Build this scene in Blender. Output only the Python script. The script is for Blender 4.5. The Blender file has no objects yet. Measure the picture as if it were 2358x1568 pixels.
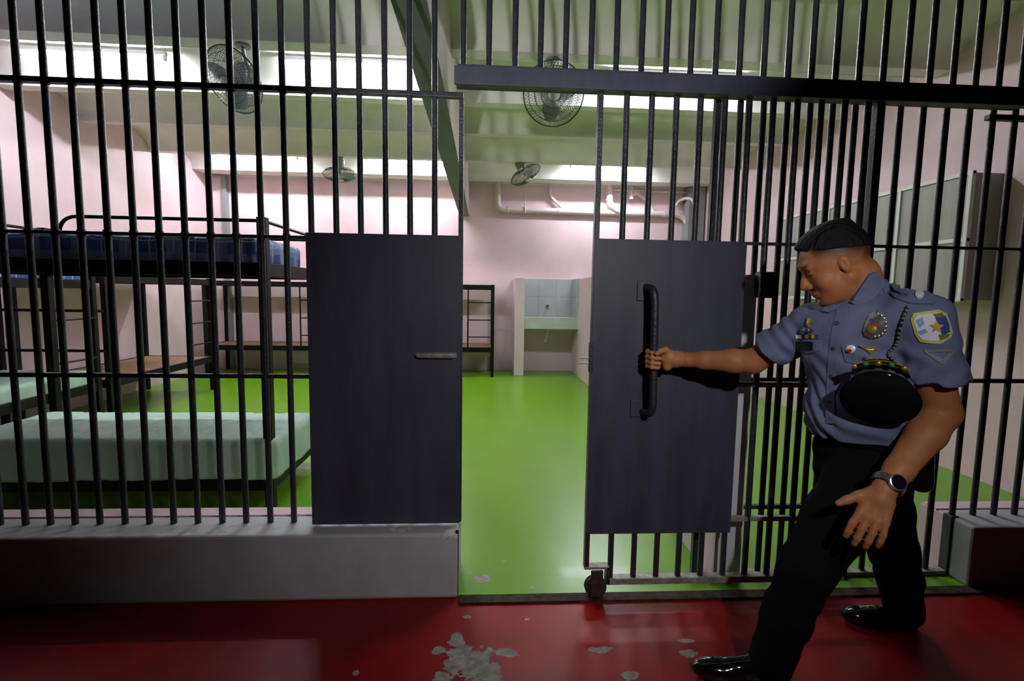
import bpy, bmesh, math, random
import numpy as np
from mathutils import Vector, Matrix, noise
from mathutils.bvhtree import BVHTree

S = bpy.context.scene
C = S.collection
random.seed(7)

# ------------------------------------------------------------------ camera, world, light, exposure
CAM = Vector((0.0, -2.1977, 1.40))
PITCH, YAW, ROLL, FPX = 0.0948, 0.0571, 0.0155, 1150.0
fw = Vector((math.sin(YAW) * math.cos(PITCH), math.cos(YAW) * math.cos(PITCH), -math.sin(PITCH)))
rt = Vector((math.cos(YAW), -math.sin(YAW), 0))
dn = -(rt.cross(fw))
r2 = rt * math.cos(ROLL) - dn * math.sin(ROLL)
d2 = rt * math.sin(ROLL) + dn * math.cos(ROLL)
cd = bpy.data.cameras.new('camera')
cam = bpy.data.objects.new('camera', cd)
C.objects.link(cam)
M3 = Matrix((r2, -d2, -fw)).transposed()
cam.matrix_world = Matrix.Translation(CAM) @ M3.to_4x4()
cd.sensor_fit = 'HORIZONTAL'
cd.sensor_width = 36.0
cd.lens = FPX / 2358.0 * 36.0
cd.clip_start = 0.05
S.camera = cam

w = bpy.data.worlds.new('world')
S.world = w
w.use_nodes = True
w.node_tree.nodes['Background'].inputs[0].default_value = (0.55, 0.6, 0.7, 1)
w.node_tree.nodes['Background'].inputs[1].default_value = 0.004

# two corridor lamps: one beside the camera, one further back that rakes the cell ceiling
def spot(loc, target, watts, size, blend, rad):
    ld = bpy.data.lights.new('corridor_lamp', 'SPOT')
    ld.energy = watts
    ld.color = (1.0, 0.98, 0.97)
    ld.spot_size = math.radians(size)
    ld.spot_blend = blend
    ld.shadow_soft_size = rad
    lo = bpy.data.objects.new('corridor_lamp', ld)
    C.objects.link(lo)
    lo.location = loc
    lo.rotation_euler = (Vector(target) - Vector(loc)).to_track_quat('-Z', 'Y').to_euler()
spot((0.72, -2.38, 1.98), (0.40, 0.0, 0.92), 88, 76, 1.0, 0.035)
spot((-0.75, -3.7, 1.30), (0.85, 2.4, 4.75), 420, 42, 0.35, 0.05)

TUBE_STRENGTH = 235.0
S.view_settings.view_transform = 'Standard'
S.view_settings.look = 'None'
S.view_settings.gamma = 1.0
S.view_settings.exposure = 0.0
S.view_settings.use_curve_mapping = False
S.cycles.use_denoising = True
S.cycles.max_bounces = 8

# ------------------------------------------------------------------ materials
def _n(nt, t, **kw):
    n = nt.nodes.new(t)
    for k, v in kw.items():
        setattr(n, k, v)
    return n

def mat(name, col, rough=0.5, metal=0.0, var=0.0, vscale=6.0, bump=0.0, bscale=60.0, spec=0.5, coat=0.0, col2=None, detail=6.0, cscale=None):
    m = bpy.data.materials.new(name)
    m.use_nodes = True
    nt = m.node_tree
    b = nt.nodes['Principled BSDF']
    b.inputs['Base Color'].default_value = (*col, 1)
    b.inputs['Roughness'].default_value = rough
    b.inputs['Metallic'].default_value = metal
    b.inputs['Specular IOR Level'].default_value = spec
    b.inputs['Coat Weight'].default_value = coat
    b.inputs['Coat Roughness'].default_value = 0.08
    tc = _n(nt, 'ShaderNodeTexCoord')
    if var > 0 or col2:
        nz = _n(nt, 'ShaderNodeTexNoise')
        nz.inputs['Scale'].default_value = vscale
        nz.inputs['Detail'].default_value = detail
        nz.inputs['Roughness'].default_value = 0.62
        src = tc.outputs['Object']
        if cscale:
            mp = _n(nt, 'ShaderNodeMapping')
            mp.inputs['Scale'].default_value = cscale
            nt.links.new(src, mp.inputs[0])
            src = mp.outputs[0]
        nt.links.new(src, nz.inputs['Vector'])
        rp = _n(nt, 'ShaderNodeValToRGB')
        c2 = col2 if col2 else tuple(max(0, c * (1 - var)) for c in col)
        c1 = col if col2 else tuple(min(1, c * (1 + var * 0.6)) for c in col)
        rp.color_ramp.elements[0].position = 0.34
        rp.color_ramp.elements[1].position = 0.66
        rp.color_ramp.elements[0].color = (*c2, 1)
        rp.color_ramp.elements[1].color = (*c1, 1)
        nt.links.new(nz.outputs['Fac'], rp.inputs[0])
        nt.links.new(rp.outputs[0], b.inputs['Base Color'])
    if bump > 0:
        nb = _n(nt, 'ShaderNodeTexNoise')
        nb.inputs['Scale'].default_value = bscale
        nb.inputs['Detail'].default_value = 5
        nt.links.new(tc.outputs['Object'], nb.inputs['Vector'])
        bp = _n(nt, 'ShaderNodeBump')
        bp.inputs['Strength'].default_value = bump
        bp.inputs['Distance'].default_value = 0.01
        nt.links.new(nb.outputs['Fac'], bp.inputs['Height'])
        nt.links.new(bp.outputs[0], b.inputs['Normal'])
    return m

def emis(name, col, s):
    m = bpy.data.materials.new(name)
    m.use_nodes = True
    b = m.node_tree.nodes['Principled BSDF']
    b.inputs['Base Color'].default_value = (0.9, 0.9, 0.9, 1)
    b.inputs['Emission Color'].default_value = (*col, 1)
    b.inputs['Emission Strength'].default_value = s
    return m

def worn(m, spots, col, nscale=22.0, amp=0.9, coords='Object'):
    """chips: patches of bare concrete with ragged outlines at given places (x, y, z, rx, ry, rz)"""
    nt = m.node_tree
    b = nt.nodes['Principled BSDF']
    tc = _n(nt, 'ShaderNodeTexCoord')
    nz = _n(nt, 'ShaderNodeTexNoise')
    nz.inputs['Scale'].default_value = nscale
    nz.inputs['Detail'].default_value = 8
    nz.inputs['Roughness'].default_value = 0.68
    nt.links.new(tc.outputs[coords], nz.inputs['Vector'])
    ns = _n(nt, 'ShaderNodeMath', operation='MULTIPLY_ADD')
    ns.inputs[1].default_value = amp * 2
    ns.inputs[2].default_value = -amp
    nt.links.new(nz.outputs['Fac'], ns.inputs[0])
    last = None
    for (x, y, z, rx, ry, rz) in spots:
        sb = _n(nt, 'ShaderNodeVectorMath', operation='SUBTRACT')
        sb.inputs[1].default_value = (x, y, z)
        nt.links.new(tc.outputs[coords], sb.inputs[0])
        dv = _n(nt, 'ShaderNodeVectorMath', operation='DIVIDE')
        dv.inputs[1].default_value = (rx, ry, rz)
        nt.links.new(sb.outputs[0], dv.inputs[0])
        ln = _n(nt, 'ShaderNodeVectorMath', operation='LENGTH')
        nt.links.new(dv.outputs[0], ln.inputs[0])
        if last is None:
            last = ln.outputs['Value']
        else:
            mn = _n(nt, 'ShaderNodeMath', operation='MINIMUM')
            nt.links.new(last, mn.inputs[0])
            nt.links.new(ln.outputs['Value'], mn.inputs[1])
            last = mn.outputs[0]
    ad = _n(nt, 'ShaderNodeMath', operation='ADD')
    nt.links.new(last, ad.inputs[0])
    nt.links.new(ns.outputs[0], ad.inputs[1])
    lt = _n(nt, 'ShaderNodeMath', operation='LESS_THAN')
    lt.inputs[1].default_value = 1.0
    nt.links.new(ad.outputs[0], lt.inputs[0])
    n2 = _n(nt, 'ShaderNodeTexNoise')
    n2.inputs['Scale'].default_value = 35
    nt.links.new(tc.outputs[coords], n2.inputs['Vector'])
    r2_ = _n(nt, 'ShaderNodeValToRGB')
    r2_.color_ramp.elements[0].position = 0.35
    r2_.color_ramp.elements[1].position = 0.7
    r2_.color_ramp.elements[0].color = (*[c * 0.55 for c in col], 1)
    r2_.color_ramp.elements[1].color = (*col, 1)
    nt.links.new(n2.outputs['Fac'], r2_.inputs[0])
    mx = _n(nt, 'ShaderNodeMix', data_type='RGBA')
    old = b.inputs['Base Color'].links
    if old:
        nt.links.new(old[0].from_socket, mx.inputs[6])
    else:
        mx.inputs[6].default_value = b.inputs['Base Color'].default_value
    nt.links.new(lt.outputs[0], mx.inputs[0])
    nt.links.new(r2_.outputs[0], mx.inputs[7])
    nt.links.new(mx.outputs[2], b.inputs['Base Color'])
    rr = _n(nt, 'ShaderNodeMapRange')
    rr.inputs['To Min'].default_value = b.inputs['Roughness'].default_value
    rr.inputs['To Max'].default_value = 0.8
    nt.links.new(lt.outputs[0], rr.inputs['Value'])
    nt.links.new(rr.outputs[0], b.inputs['Roughness'])
    return m

def plaid(name, base, mid, light, per=0.26):
    m = bpy.data.materials.new(name)
    m.use_nodes = True
    nt = m.node_tree
    b = nt.nodes['Principled BSDF']
    b.inputs['Roughness'].default_value = 0.8
    tc = _n(nt, 'ShaderNodeTexCoord')
    nz = _n(nt, 'ShaderNodeTexNoise')
    nz.inputs['Scale'].default_value = 5
    nt.links.new(tc.outputs['UV'], nz.inputs['Vector'])
    mxv = _n(nt, 'ShaderNodeMix', data_type='RGBA')
    mxv.inputs[0].default_value = 0.05
    nt.links.new(tc.outputs['UV'], mxv.inputs[6])
    nt.links.new(nz.outputs['Color'], mxv.inputs[7])
    sp = _n(nt, 'ShaderNodeSeparateXYZ')
    nt.links.new(mxv.outputs[2], sp.inputs[0])
    def band(axis, lo, hi):
        a = _n(nt, 'ShaderNodeMath', operation='DIVIDE')
        a.inputs[1].default_value = per
        nt.links.new(sp.outputs[axis], a.inputs[0])
        f = _n(nt, 'ShaderNodeMath', operation='FRACT')
        nt.links.new(a.outputs[0], f.inputs[0])
        g = _n(nt, 'ShaderNodeMath', operation='GREATER_THAN')
        g.inputs[1].default_value = lo
        l = _n(nt, 'ShaderNodeMath', operation='LESS_THAN')
        l.inputs[1].default_value = hi
        nt.links.new(f.outputs[0], g.inputs[0])
        nt.links.new(f.outputs[0], l.inputs[0])
        p = _n(nt, 'ShaderNodeMath', operation='MULTIPLY')
        nt.links.new(g.outputs[0], p.inputs[0])
        nt.links.new(l.outputs[0], p.inputs[1])
        return p.outputs[0]
    cur = None
    for ax in (0, 1):
        for lo, hi, c, k in ((0.0, 0.34, mid, 0.65), (0.62, 0.66, light, 0.6), (0.15, 0.18, light, 0.5)):
            mx = _n(nt, 'ShaderNodeMix', data_type='RGBA')
            ml = _n(nt, 'ShaderNodeMath', operation='MULTIPLY')
            ml.inputs[1].default_value = k
            nt.links.new(band(ax, lo, hi), ml.inputs[0])
            nt.links.new(ml.outputs[0], mx.inputs[0])
            if cur is None:
                mx.inputs[6].default_value = (*base, 1)
            else:
                nt.links.new(cur, mx.inputs[6])
            mx.inputs[7].default_value = (*c, 1)
            cur = mx.outputs[2]
    nt.links.new(cur, b.inputs['Base Color'])
    return m

PINK = mat('pink_paint', (0.80, 0.60, 0.655), 0.6, var=0.07, vscale=1.6, bump=0.12, bscale=25)
OFFW = mat('ceiling_paint', (0.80, 0.765, 0.735), 0.7, var=0.08, vscale=2.0, bump=0.1, bscale=20)
GREEN = mat('green_floor_paint', (0.140, 0.345, 0.006), 0.30, var=0.05, vscale=1.2, coat=0.05)
RED = mat('red_floor_paint', (0.25, 0.004, 0.006), 0.38, spec=0.22, var=0.25, vscale=3.0, bump=0.08, bscale=9)
GREY = mat('grey_wall_paint', (0.50, 0.505, 0.54), 0.62, var=0.14, vscale=3.0, bump=0.25, bscale=12)
BEAMP = mat('beam_paint', (0.62, 0.55, 0.53), 0.7, var=0.06, vscale=2.0)
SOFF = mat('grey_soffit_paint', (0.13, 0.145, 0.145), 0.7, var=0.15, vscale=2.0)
LGREY = mat('light_grey_paint', (0.72, 0.74, 0.80), 0.6, var=0.06, vscale=4.0, bump=0.12, bscale=18)
STEEL = mat('black_steel_paint', (0.028, 0.029, 0.042), 0.42, var=0.25, vscale=14, bump=0.3, bscale=90)
PANEL = mat('dark_panel_paint', (0.050, 0.052, 0.082), 0.52, var=0.22, vscale=3.5, bump=0.02, bscale=60, cscale=(3, 1, 0.5))
BEDBLK = mat('black_bed_steel', (0.004, 0.0037, 0.004), 0.5, spec=0.18, var=0.2, vscale=20)
WORNST = mat('worn_steel', (0.34, 0.32, 0.29), 0.55, metal=0.2, var=0.4, vscale=30, bump=0.3, bscale=70)
RUST = mat('rusty_roller', (0.05, 0.028, 0.018), 0.7, var=0.5, vscale=30, bump=0.4, bscale=60)
TRACK = mat('worn_track', (0.045, 0.030, 0.021), 0.85, spec=0.15, var=0.5, vscale=18, bump=0.5, bscale=40)
PLY = mat('plywood', (0.33, 0.195, 0.105), 0.55, var=0.22, vscale=3.5, cscale=(1, 9, 9))
MINT = mat('mint_sheet', (0.50, 0.67, 0.595), 0.85, var=0.05, vscale=5, bump=0.5, bscale=11)
PLAID = plaid('blue_plaid', (0.055, 0.11, 0.36), (0.30, 0.37, 0.56), (0.72, 0.78, 0.86))
TILE = mat('grey_tile', (0.42, 0.465, 0.475), 0.25, var=0.06, vscale=6)
SINKF = mat('green_basin_tile', (0.47, 0.565, 0.51), 0.3, var=0.08, vscale=9)
GROUT = mat('grout', (0.62, 0.66, 0.62), 0.8, var=0.1)
PVC = mat('pink_pvc', (0.74, 0.62, 0.63), 0.35, var=0.05, vscale=8)
CHROME = mat('dull_chrome', (0.3, 0.3, 0.3), 0.25, metal=0.9, var=0.1)
FANG = mat('fan_grey', (0.20, 0.22, 0.20), 0.4, var=0.15, vscale=20)
FANW = mat('fan_pale_green', (0.70, 0.76, 0.68), 0.4, var=0.08, vscale=20)
WIRE = mat('fan_wire', (0.10, 0.105, 0.10), 0.4, metal=0.4, var=0.1)
BLADE = mat('fan_blade', (0.60, 0.64, 0.60), 0.35, var=0.08, vscale=20)
LAMPW = mat('lamp_housing', (0.8, 0.8, 0.78), 0.5, var=0.05)
TUBE = emis('tube_light', (0.90, 0.94, 1.0), TUBE_STRENGTH)
PANE = mat('frosted_grey_pane', (0.33, 0.315, 0.295), 0.45, var=0.12, vscale=2.5, cscale=(1, 6, 0.4))
ALUM = mat('white_frame', (0.72, 0.74, 0.72), 0.4, var=0.04)
COLUMN = mat('column_grey', (0.24, 0.25, 0.26), 0.65, var=0.15, vscale=5)
worn(RED, [(-.035, -.412, 0, .085, .085, 1), (-.085, -.36, 0, .05, .04, 1), (.03, -.47, 0, .05, .06, 1), (-.096, -.29, 0, .030, .05, 1),
           (-.168, -.344, 0, .024, .022, 1), (-.139, -.49, 0, .035, .03, 1), (.105, -.366, 0, .042, .022, 1), (.476, -.362, 0, .05, .018, 1),
           (.843, -.325, 0, .03, .012, 1), (.819, -.398, 0, .036, .025, 1), (-.457, -.453, 0, .01, .012, 1), (-.061, -.143, 0, .02, .012, 1),
           (.2, -.17, 0, .012, .01, 1), (.55, -.5, 0, .03, .02, 1)], (0.34, 0.32, 0.28), nscale=19, amp=1.35)
worn(GREEN, [(.004, .14, 0, .042, .03, 1), (-.05, .2, 0, .012, .01, 1), (.25, .06, 0, .018, .012, 1), (.12, .3, 0, .010, .008, 1)], (0.42, 0.42, 0.40))
worn(GREY, [(-.125, .02, .305, .05, .06, .045), (-.38, .05, .31, .05, .04, .02)], (0.75, 0.75, 0.70), nscale=30)

# ------------------------------------------------------------------ mesh helpers
class MB:
    def __init__(self):
        self.v = []
        self.f = []
    def box(self, x0, x1, y0, y1, z0, z1):
        o = len(self.v)
        self.v += [(x, y, z) for z in (z0, z1) for y in (y0, y1) for x in (x0, x1)]
        self.f += [tuple(o + i for i in q) for q in ((0, 2, 3, 1), (4, 5, 7, 6), (0, 1, 5, 4), (2, 6, 7, 3), (0, 4, 6, 2), (1, 3, 7, 5))]
        return self
    def tube(self, path, r, n=10, cap=True, closed=False):
        P = [Vector(p) for p in path]
        o = len(self.v)
        m = len(P)
        up = None
        for i in range(m):
            if closed:
                t = P[(i + 1) % m] - P[i - 1]
            else:
                t = P[min(i + 1, m - 1)] - P[max(i - 1, 0)]
            t.normalize()
            if up is None:
                a = Vector((0, 0, 1)) if abs(t.z) < 0.9 else Vector((1, 0, 0))
                up = (a - t * a.dot(t)).normalized()
            else:
                up = (up - t * up.dot(t)).normalized()
            sd = t.cross(up)
            rr = r[i] if isinstance(r, (list, tuple)) else r
            for k in range(n):
                a = 2 * math.pi * k / n
                self.v.append(tuple(P[i] + (up * math.cos(a) + sd * math.sin(a)) * rr))
        for i in range(m if closed else m - 1):
            j = (i + 1) % m
            for k in range(n):
                l = (k + 1) % n
                self.f.append((o + i * n + k, o + i * n + l, o + j * n + l, o + j * n + k))
        if cap and not closed:
            self.f.append(tuple(o + k for k in reversed(range(n))))
            self.f.append(tuple(o + (m - 1) * n + k for k in range(n)))
        return self
    def lathe(self, prof, axis_o=(0, 0, 0), axis=(0, 0, 1), n=24):
        ax = Vector(axis).normalized()
        a = Vector((0, 0, 1)) if abs(ax.z) < 0.9 else Vector((1, 0, 0))
        u = (a - ax * a.dot(ax)).normalized()
        s = ax.cross(u)
        O = Vector(axis_o)
        o = len(self.v)
        for (r, h) in prof:
            for k in range(n):
                t = 2 * math.pi * k / n
                self.v.append(tuple(O + ax * h + (u * math.cos(t) + s * math.sin(t)) * r))
        for i in range(len(prof) - 1):
            for k in range(n):
                l = (k + 1) % n
                self.f.append((o + i * n + k, o + i * n + l, o + (i + 1) * n + l, o + (i + 1) * n + k))
        self.f.append(tuple(o + k for k in reversed(range(n))))
        self.f.append(tuple(o + (len(prof) - 1) * n + k for k in range(n)))
        return self
    def prism(self, poly, x0, x1):
        """polygon in (y, z) swept along x"""
        o = len(self.v)
        n = len(poly)
        self.v += [(x0, y, z) for y, z in poly] + [(x1, y, z) for y, z in poly]
        for i in range(n):
            j = (i + 1) % n
            self.f.append((o + i, o + j, o + n + j, o + n + i))
        self.f.append(tuple(o + i for i in reversed(range(n))))
        self.f.append(tuple(o + n + i for i in range(n)))
        return self
    def mesh(self, name, m, smooth=False):
        me = bpy.data.meshes.new(name)
        me.from_pydata([tuple(v) for v in self.v], [], self.f)
        me.materials.append(m)
        bm = bmesh.new()
        bm.from_mesh(me)
        bmesh.ops.recalc_face_normals(bm, faces=bm.faces)
        bm.to_mesh(me)
        bm.free()
        if smooth:
            me.polygons.foreach_set('use_smooth', [True] * len(me.polygons))
            try:
                me.set_sharp_from_angle(angle=math.radians(45))
            except Exception:
                pass
        return me
    def build(self, name, m, parent=None, smooth=False, bev=0.0):
        return link(name, self.mesh(name, m, smooth), parent, bev)

def link(name, me, parent=None, bev=0.0):
    ob = bpy.data.objects.new(name, me)
    C.objects.link(ob)
    if parent is not None:
        ob.parent = parent
    if bev > 0:
        md = ob.modifiers.new('bevel', 'BEVEL')
        md.width = bev
        md.segments = 2
        md.limit_method = 'ANGLE'
    return ob

def thing(name, label, cat, loc=(0, 0, 0), group=None):
    o = bpy.data.objects.new(name, None)
    C.objects.link(o)
    o.empty_display_size = 0.1
    o.location = loc
    return tag(o, label, cat, group)

def tag(o, label, cat, group=None):
    o['label'] = label
    o['category'] = cat
    if group:
        o['group'] = group
    return o

def struct(o, label=None, cat=None):
    o['kind'] = 'structure'
    if label:
        o['label'] = label
    if cat:
        o['category'] = cat
    return o

def copy_tree(o, parent=None):
    c = o.copy()
    C.objects.link(c)
    c.parent = parent
    for ch in list(o.children):
        copy_tree(ch, c)
    return c

def bend(path, rad=0.06, n=5):
    """round the corners of a poly-line"""
    P = [Vector(p) for p in path]
    out = [P[0]]
    for i in range(1, len(P) - 1):
        a = (P[i - 1] - P[i])
        b = (P[i + 1] - P[i])
        r = min(rad, a.length * 0.49, b.length * 0.49)
        p0 = P[i] + a.normalized() * r
        p2 = P[i] + b.normalized() * r
        for k in range(n + 1):
            t = k / n
            out.append(p0 * (1 - t) ** 2 + P[i] * 2 * t * (1 - t) + p2 * t * t)
    out.append(P[-1])
    return out

# ------------------------------------------------------------------ room shell
XL, XR, YB, ZC = -4.69, 3.87, 6.80, 3.30
o = MB().box(XL - .2, XR + .2, 0.0, YB + .2, -0.2, 0.0).build('floor', GREEN)
struct(o, 'glossy bright green painted concrete floor of the cell', 'floor')
o = MB().box(-6.5, 6.5, -4.2, 0.0, -0.2, -0.004).build('floor_corridor', RED)
struct(o, 'dark red painted corridor floor with chipped grey patches', 'floor')
o = MB().box(-0.10, 2.42, -0.06, 0.0, -0.2, 0.006).build('trim_1', TRACK)
struct(o, 'worn brown strip at the foot of the sliding door', 'threshold')
o = MB().box(XL - .2, XL, 0.0, YB + .2, 0.0, 3.75).build('wall_left', PINK)
struct(o, 'pink painted wall on the left of the cell', 'wall')
o = MB().box(XR, XR + .2, 0.0, YB + .2, 0.0, 3.75).build('wall_right', PINK)
struct(o, 'pink painted wall on the right of the cell', 'wall')
wall_back = MB().box(XL, XR, YB, YB + .2, 0.0, 3.75).build('wall_back', PINK)
struct(wall_back, 'pink painted wall at the back of the cell', 'wall')

# kerb walls under the grilles: grey towards the corridor, pink on the inner side
def kerb(name, x0, x1, label, ends):
    k = MB().box(x0, x1, -0.006, 0.20, -0.004, 0.305).build(name, GREY, None, bev=0.012)
    struct(k, label, 'kerb wall')
    p = MB().box(x0, x1, 0.20, 0.285, 0.0, 0.309).build('plaster_face', PINK, k)
    p['label'] = 'pink inner half of the kerb'
    return k
kerb('wall_front_left', -4.69, -0.106, 'low grey kerb wall under the left grille', 1)
kr = kerb('wall_front_right', 2.38, 3.87, 'low grey kerb wall at the right end of the grille', 0)
e = MB().box(2.372, 2.38, 0.11, 0.285, 0.0, 0.30).build('plaster_face', PINK, kr)

# stub wall behind the sliding door
st = MB().box(1.145, 1.277, 0.096, 0.62, 0.0, 1.50).build('wall_stub', PINK)
struct(st, 'pink stub wall behind the sliding door with light grey end', 'wall')
MB().box(1.145, 1.278, 0.090, 0.097, 0.0, 1.502).build('plaster_end', LGREY, st)['label'] = 'light grey painted end face'

# ceiling: shallow vaults between ribs
ribs = [(-0.22, -0.08), (0.86, 0.99), (1.94, 2.10), (3.03, 3.17), (4.03, 4.15), (5.25, 5.37), (6.30, 6.62)]
ceil = MB().box(XL - .2, XR + .2, -0.25, YB + .2, 3.62, 3.75).build('ceiling', OFFW)
struct(ceil, 'off white ribbed concrete ceiling over the cell', 'ceiling')
for (a, b) in ribs:
    MB().box(XL, XR, a, b, ZC, 3.63).build('rib', OFFW, ceil, bev=0.008)
sp = [(r[1], ribs[i + 1][0]) for i, r in enumerate(ribs[:-1])] + [(6.62, 6.80)]
for (a, b) in sp:
    m, hs = (a + b) / 2, (b - a) / 2
    rise = 0.22 if hs > 0.2 else 0.1
    arc = [(m + hs * math.cos(math.pi * k / 16), ZC + rise * math.sin(math.pi * k / 16) ** 0.8) for k in range(17)]
    poly = arc + [(a, 3.62), (b, 3.62)]
    MB().prism(poly, XL, XR).build('vault', OFFW, ceil, smooth=True)
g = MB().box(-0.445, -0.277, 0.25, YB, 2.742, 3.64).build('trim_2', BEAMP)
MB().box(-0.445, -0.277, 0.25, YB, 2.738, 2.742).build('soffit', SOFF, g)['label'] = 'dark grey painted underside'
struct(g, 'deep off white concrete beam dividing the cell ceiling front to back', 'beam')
g = MB().box(XL, XR, 0.02, 0.25, 3.18, 3.74).build('trim_3', OFFW)
struct(g, 'off white concrete beam above the front grille', 'beam')
g = MB().box(-4.69, -4.40, 6.74, 6.80, 0.0, 3.3).build('trim_4', PINK)
struct(g, 'pink corner pier at the left end of the back wall', 'pier')
g = MB().box(-4.455, -4.375, 6.70, 6.80, 0.0, 3.3).build('trim_5', COLUMN)
struct(g, 'narrow grey column in the back left corner', 'column')
g = MB().box(3.56, 3.84, 6.52, 6.80, 0.0, 3.3).build('trim_6', COLUMN)
struct(g, 'grey concrete column at the right end of the back wall', 'column')

# bay of frosted panes on the right wall
wb = MB().box(3.61, 3.87, 1.40, 3.83, 1.40, 2.34).build('window_1', PANE)
struct(wb, 'grey frosted window bay with white frame on the right wall', 'window')
def fr(x0, x1, y0, y1, z0, z1):
    MB().box(x0, x1, y0, y1, z0, z1).build('frame_bar', ALUM, wb, bev=0.003)
for z in (1.385, 1.835, 2.325):
    fr(3.585, 3.615, 1.385, 3.845, z, z + .03)
for y in (1.385, 2.02, 2.92, 3.815):
    fr(3.583, 3.613, y, y + .032, 1.39, 2.35)
for y0, y1 in ((1.417, 2.02), (2.052, 2.92), (2.952, 3.815)):
    for z0, z1 in ((1.415, 1.835), (1.865, 2.325)):
        MB().box(3.597, 3.612, y0, y1, z0, z1).build('pane', PANE, wb)

# ------------------------------------------------------------------ grilles
YG, RB = 0.13, 0.0138
def bar_mesh(name, z0, z1, r=RB, m=STEEL):
    b = MB()
    b.tube([(0, 0, z0), (0, 0, z1)], r, 10)
    return b.mesh(name, m, True)
def bars(parent, me, xs, y=YG, jitter=0.0015):
    for x in xs:
        o = link('bar', me, parent)
        o.location = (x + random.uniform(-jitter, jitter), y, 0)
    return
def weld(parent, xs, z, y=YG):
    pass
gl = thing('bar_grille', 'black steel bar grille left of the doorway, with one solid panel', 'grille', (0, 0, 0))
LX = [-0.227 - 0.1099 * k for k in range(40)]
ml = bar_mesh('bar', 0.305, 3.2)
bars(gl, ml, [x for x in LX if x > -4.6])
for z, h in ((2.268, .022), (1.634, .014), (1.003, .020)):
    MB().box(-4.69, -0.10, YG - .012 if z != 2.268 else YG - .022, YG + .012, z - h / 2, z + h / 2).build('rail', STEEL, gl, bev=.003)
MB().box(-0.119, -0.098, YG - .02, YG + .02, 0.305, 2.25).build('door_jamb', STEEL, gl, bev=.003)
MB().box(-0.119, -0.1055, 0.0, .02, -0.002, 0.31).build('edge_angle', TRACK, gl)
pl = MB().box(-0.788, -0.108, YG - .048, YG - .040, 0.312, 1.652).build('steel_panel', PANEL, gl, bev=.002)
pl['label'] = 'solid dark steel panel beside the doorway'
bolt = MB().tube([(-0.305, YG - .064, 1.113), (-0.295, YG - .066, 1.113), (-0.135, YG - .066, 1.113)], [.006, .014, .014], 12)
bolt.box(-0.29, -0.122, YG - .062, YG - .046, 1.102, 1.124)
bolt.build('bolt_guide', WORNST, gl, smooth=True)['label'] = 'worn horizontal steel bar on the panel'
# welded knuckles where bars cross the lower rail
kn = MB().lathe([(0.0165, -.014), (0.019, 0), (0.0165, .014)], n=10).mesh('weld', STEEL, True)
for x in LX[5:22]:
    for z in (1.634, 2.268):
        link('weld', kn, gl).location = (x, YG, z)

tg = thing('transom_grille', 'short black bars above the sliding door track', 'grille')
mt = bar_mesh('bar', 2.36, 3.2)
TX = [-0.102 + 0.1142 * k for k in range(33)]
bars(tg, mt, TX)
MB().box(-0.13, 3.87, YG - .03, YG + .03, 2.335, 2.365).build('rail', STEEL, tg, bev=.003)

gr = thing('bar_grille', 'black floor to track bar grille to the right, behind the officer', 'grille')
RX = [1.061 + 0.1098 * k for k in range(7)]
RX2 = [1.939 + 0.1145 * k for k in range(4)]
RX3 = [2.399 + 0.1125 * k for k in range(13)]
mr = bar_mesh('bar', 0.0, 2.335)
bars(gr, mr, RX[3:] + RX2)
bars(gr, bar_mesh('bar', 1.50, 2.335), RX[1:3])
mr2 = bar_mesh('bar', 0.305, 2.335)
bars(gr, mr2, RX3)
MB().box(1.808, 1.846, YG - .02, YG + .02, 0.0, 2.335).build('post', STEEL, gr, bev=.003)
MB().box(1.047, 1.078, YG - .015, YG + .015, 0.0, 2.335).build('door_jamb', STEEL, gr, bev=.003)
MB().box(2.37, 2.41, YG - .03, YG + .02, 0.0, 0.31).build('post_foot', STEEL, gr, bev=.003)
for z, h in ((1.650, .014), (1.000, .020), (0.36, .02)):
    MB().box(1.045 if z > 1.5 else 1.278, 3.87 if z > .4 else 1.85, YG - .012, YG + .012, z - h / 2, z + h / 2).build('rail', STEEL, gr, bev=.003)
MB().box(2.37, 3.87, YG - .015, YG + .015, 2.25, 2.275).build('rail', STEEL, gr, bev=.003)
MB().box(1.06, 2.37, YG - .03, YG + .03, 0.0, 0.022).build('rail', WORNST, gr, bev=.003)
lb = MB().box(1.262, 1.335, 0.035, 0.089, 1.395, 1.515).build('lock_box', STEEL, gr, bev=.006)
lb['label'] = 'black lock box on the bars'

# track box over the door
tr = thing('door_track', 'long dark steel track box above the sliding door', 'track')
MB().box(-0.128, 2.46, -0.10, -0.085, 2.232, 2.302).build('front_plate', PANEL, tr, bev=.002)
MB().box(-0.128, 2.46, -0.085, 0.10, 2.286, 2.300).build('top_plate', PANEL, tr)
MB().box(-0.122, 2.44, 0.03, 0.098, 2.284, 2.365).build('back_angle', PANEL, tr, bev=.004)
MB().box(-0.12, 2.44, -0.08, -0.055, 2.236, 2.26).build('guide_lip', STEEL, tr)

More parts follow.
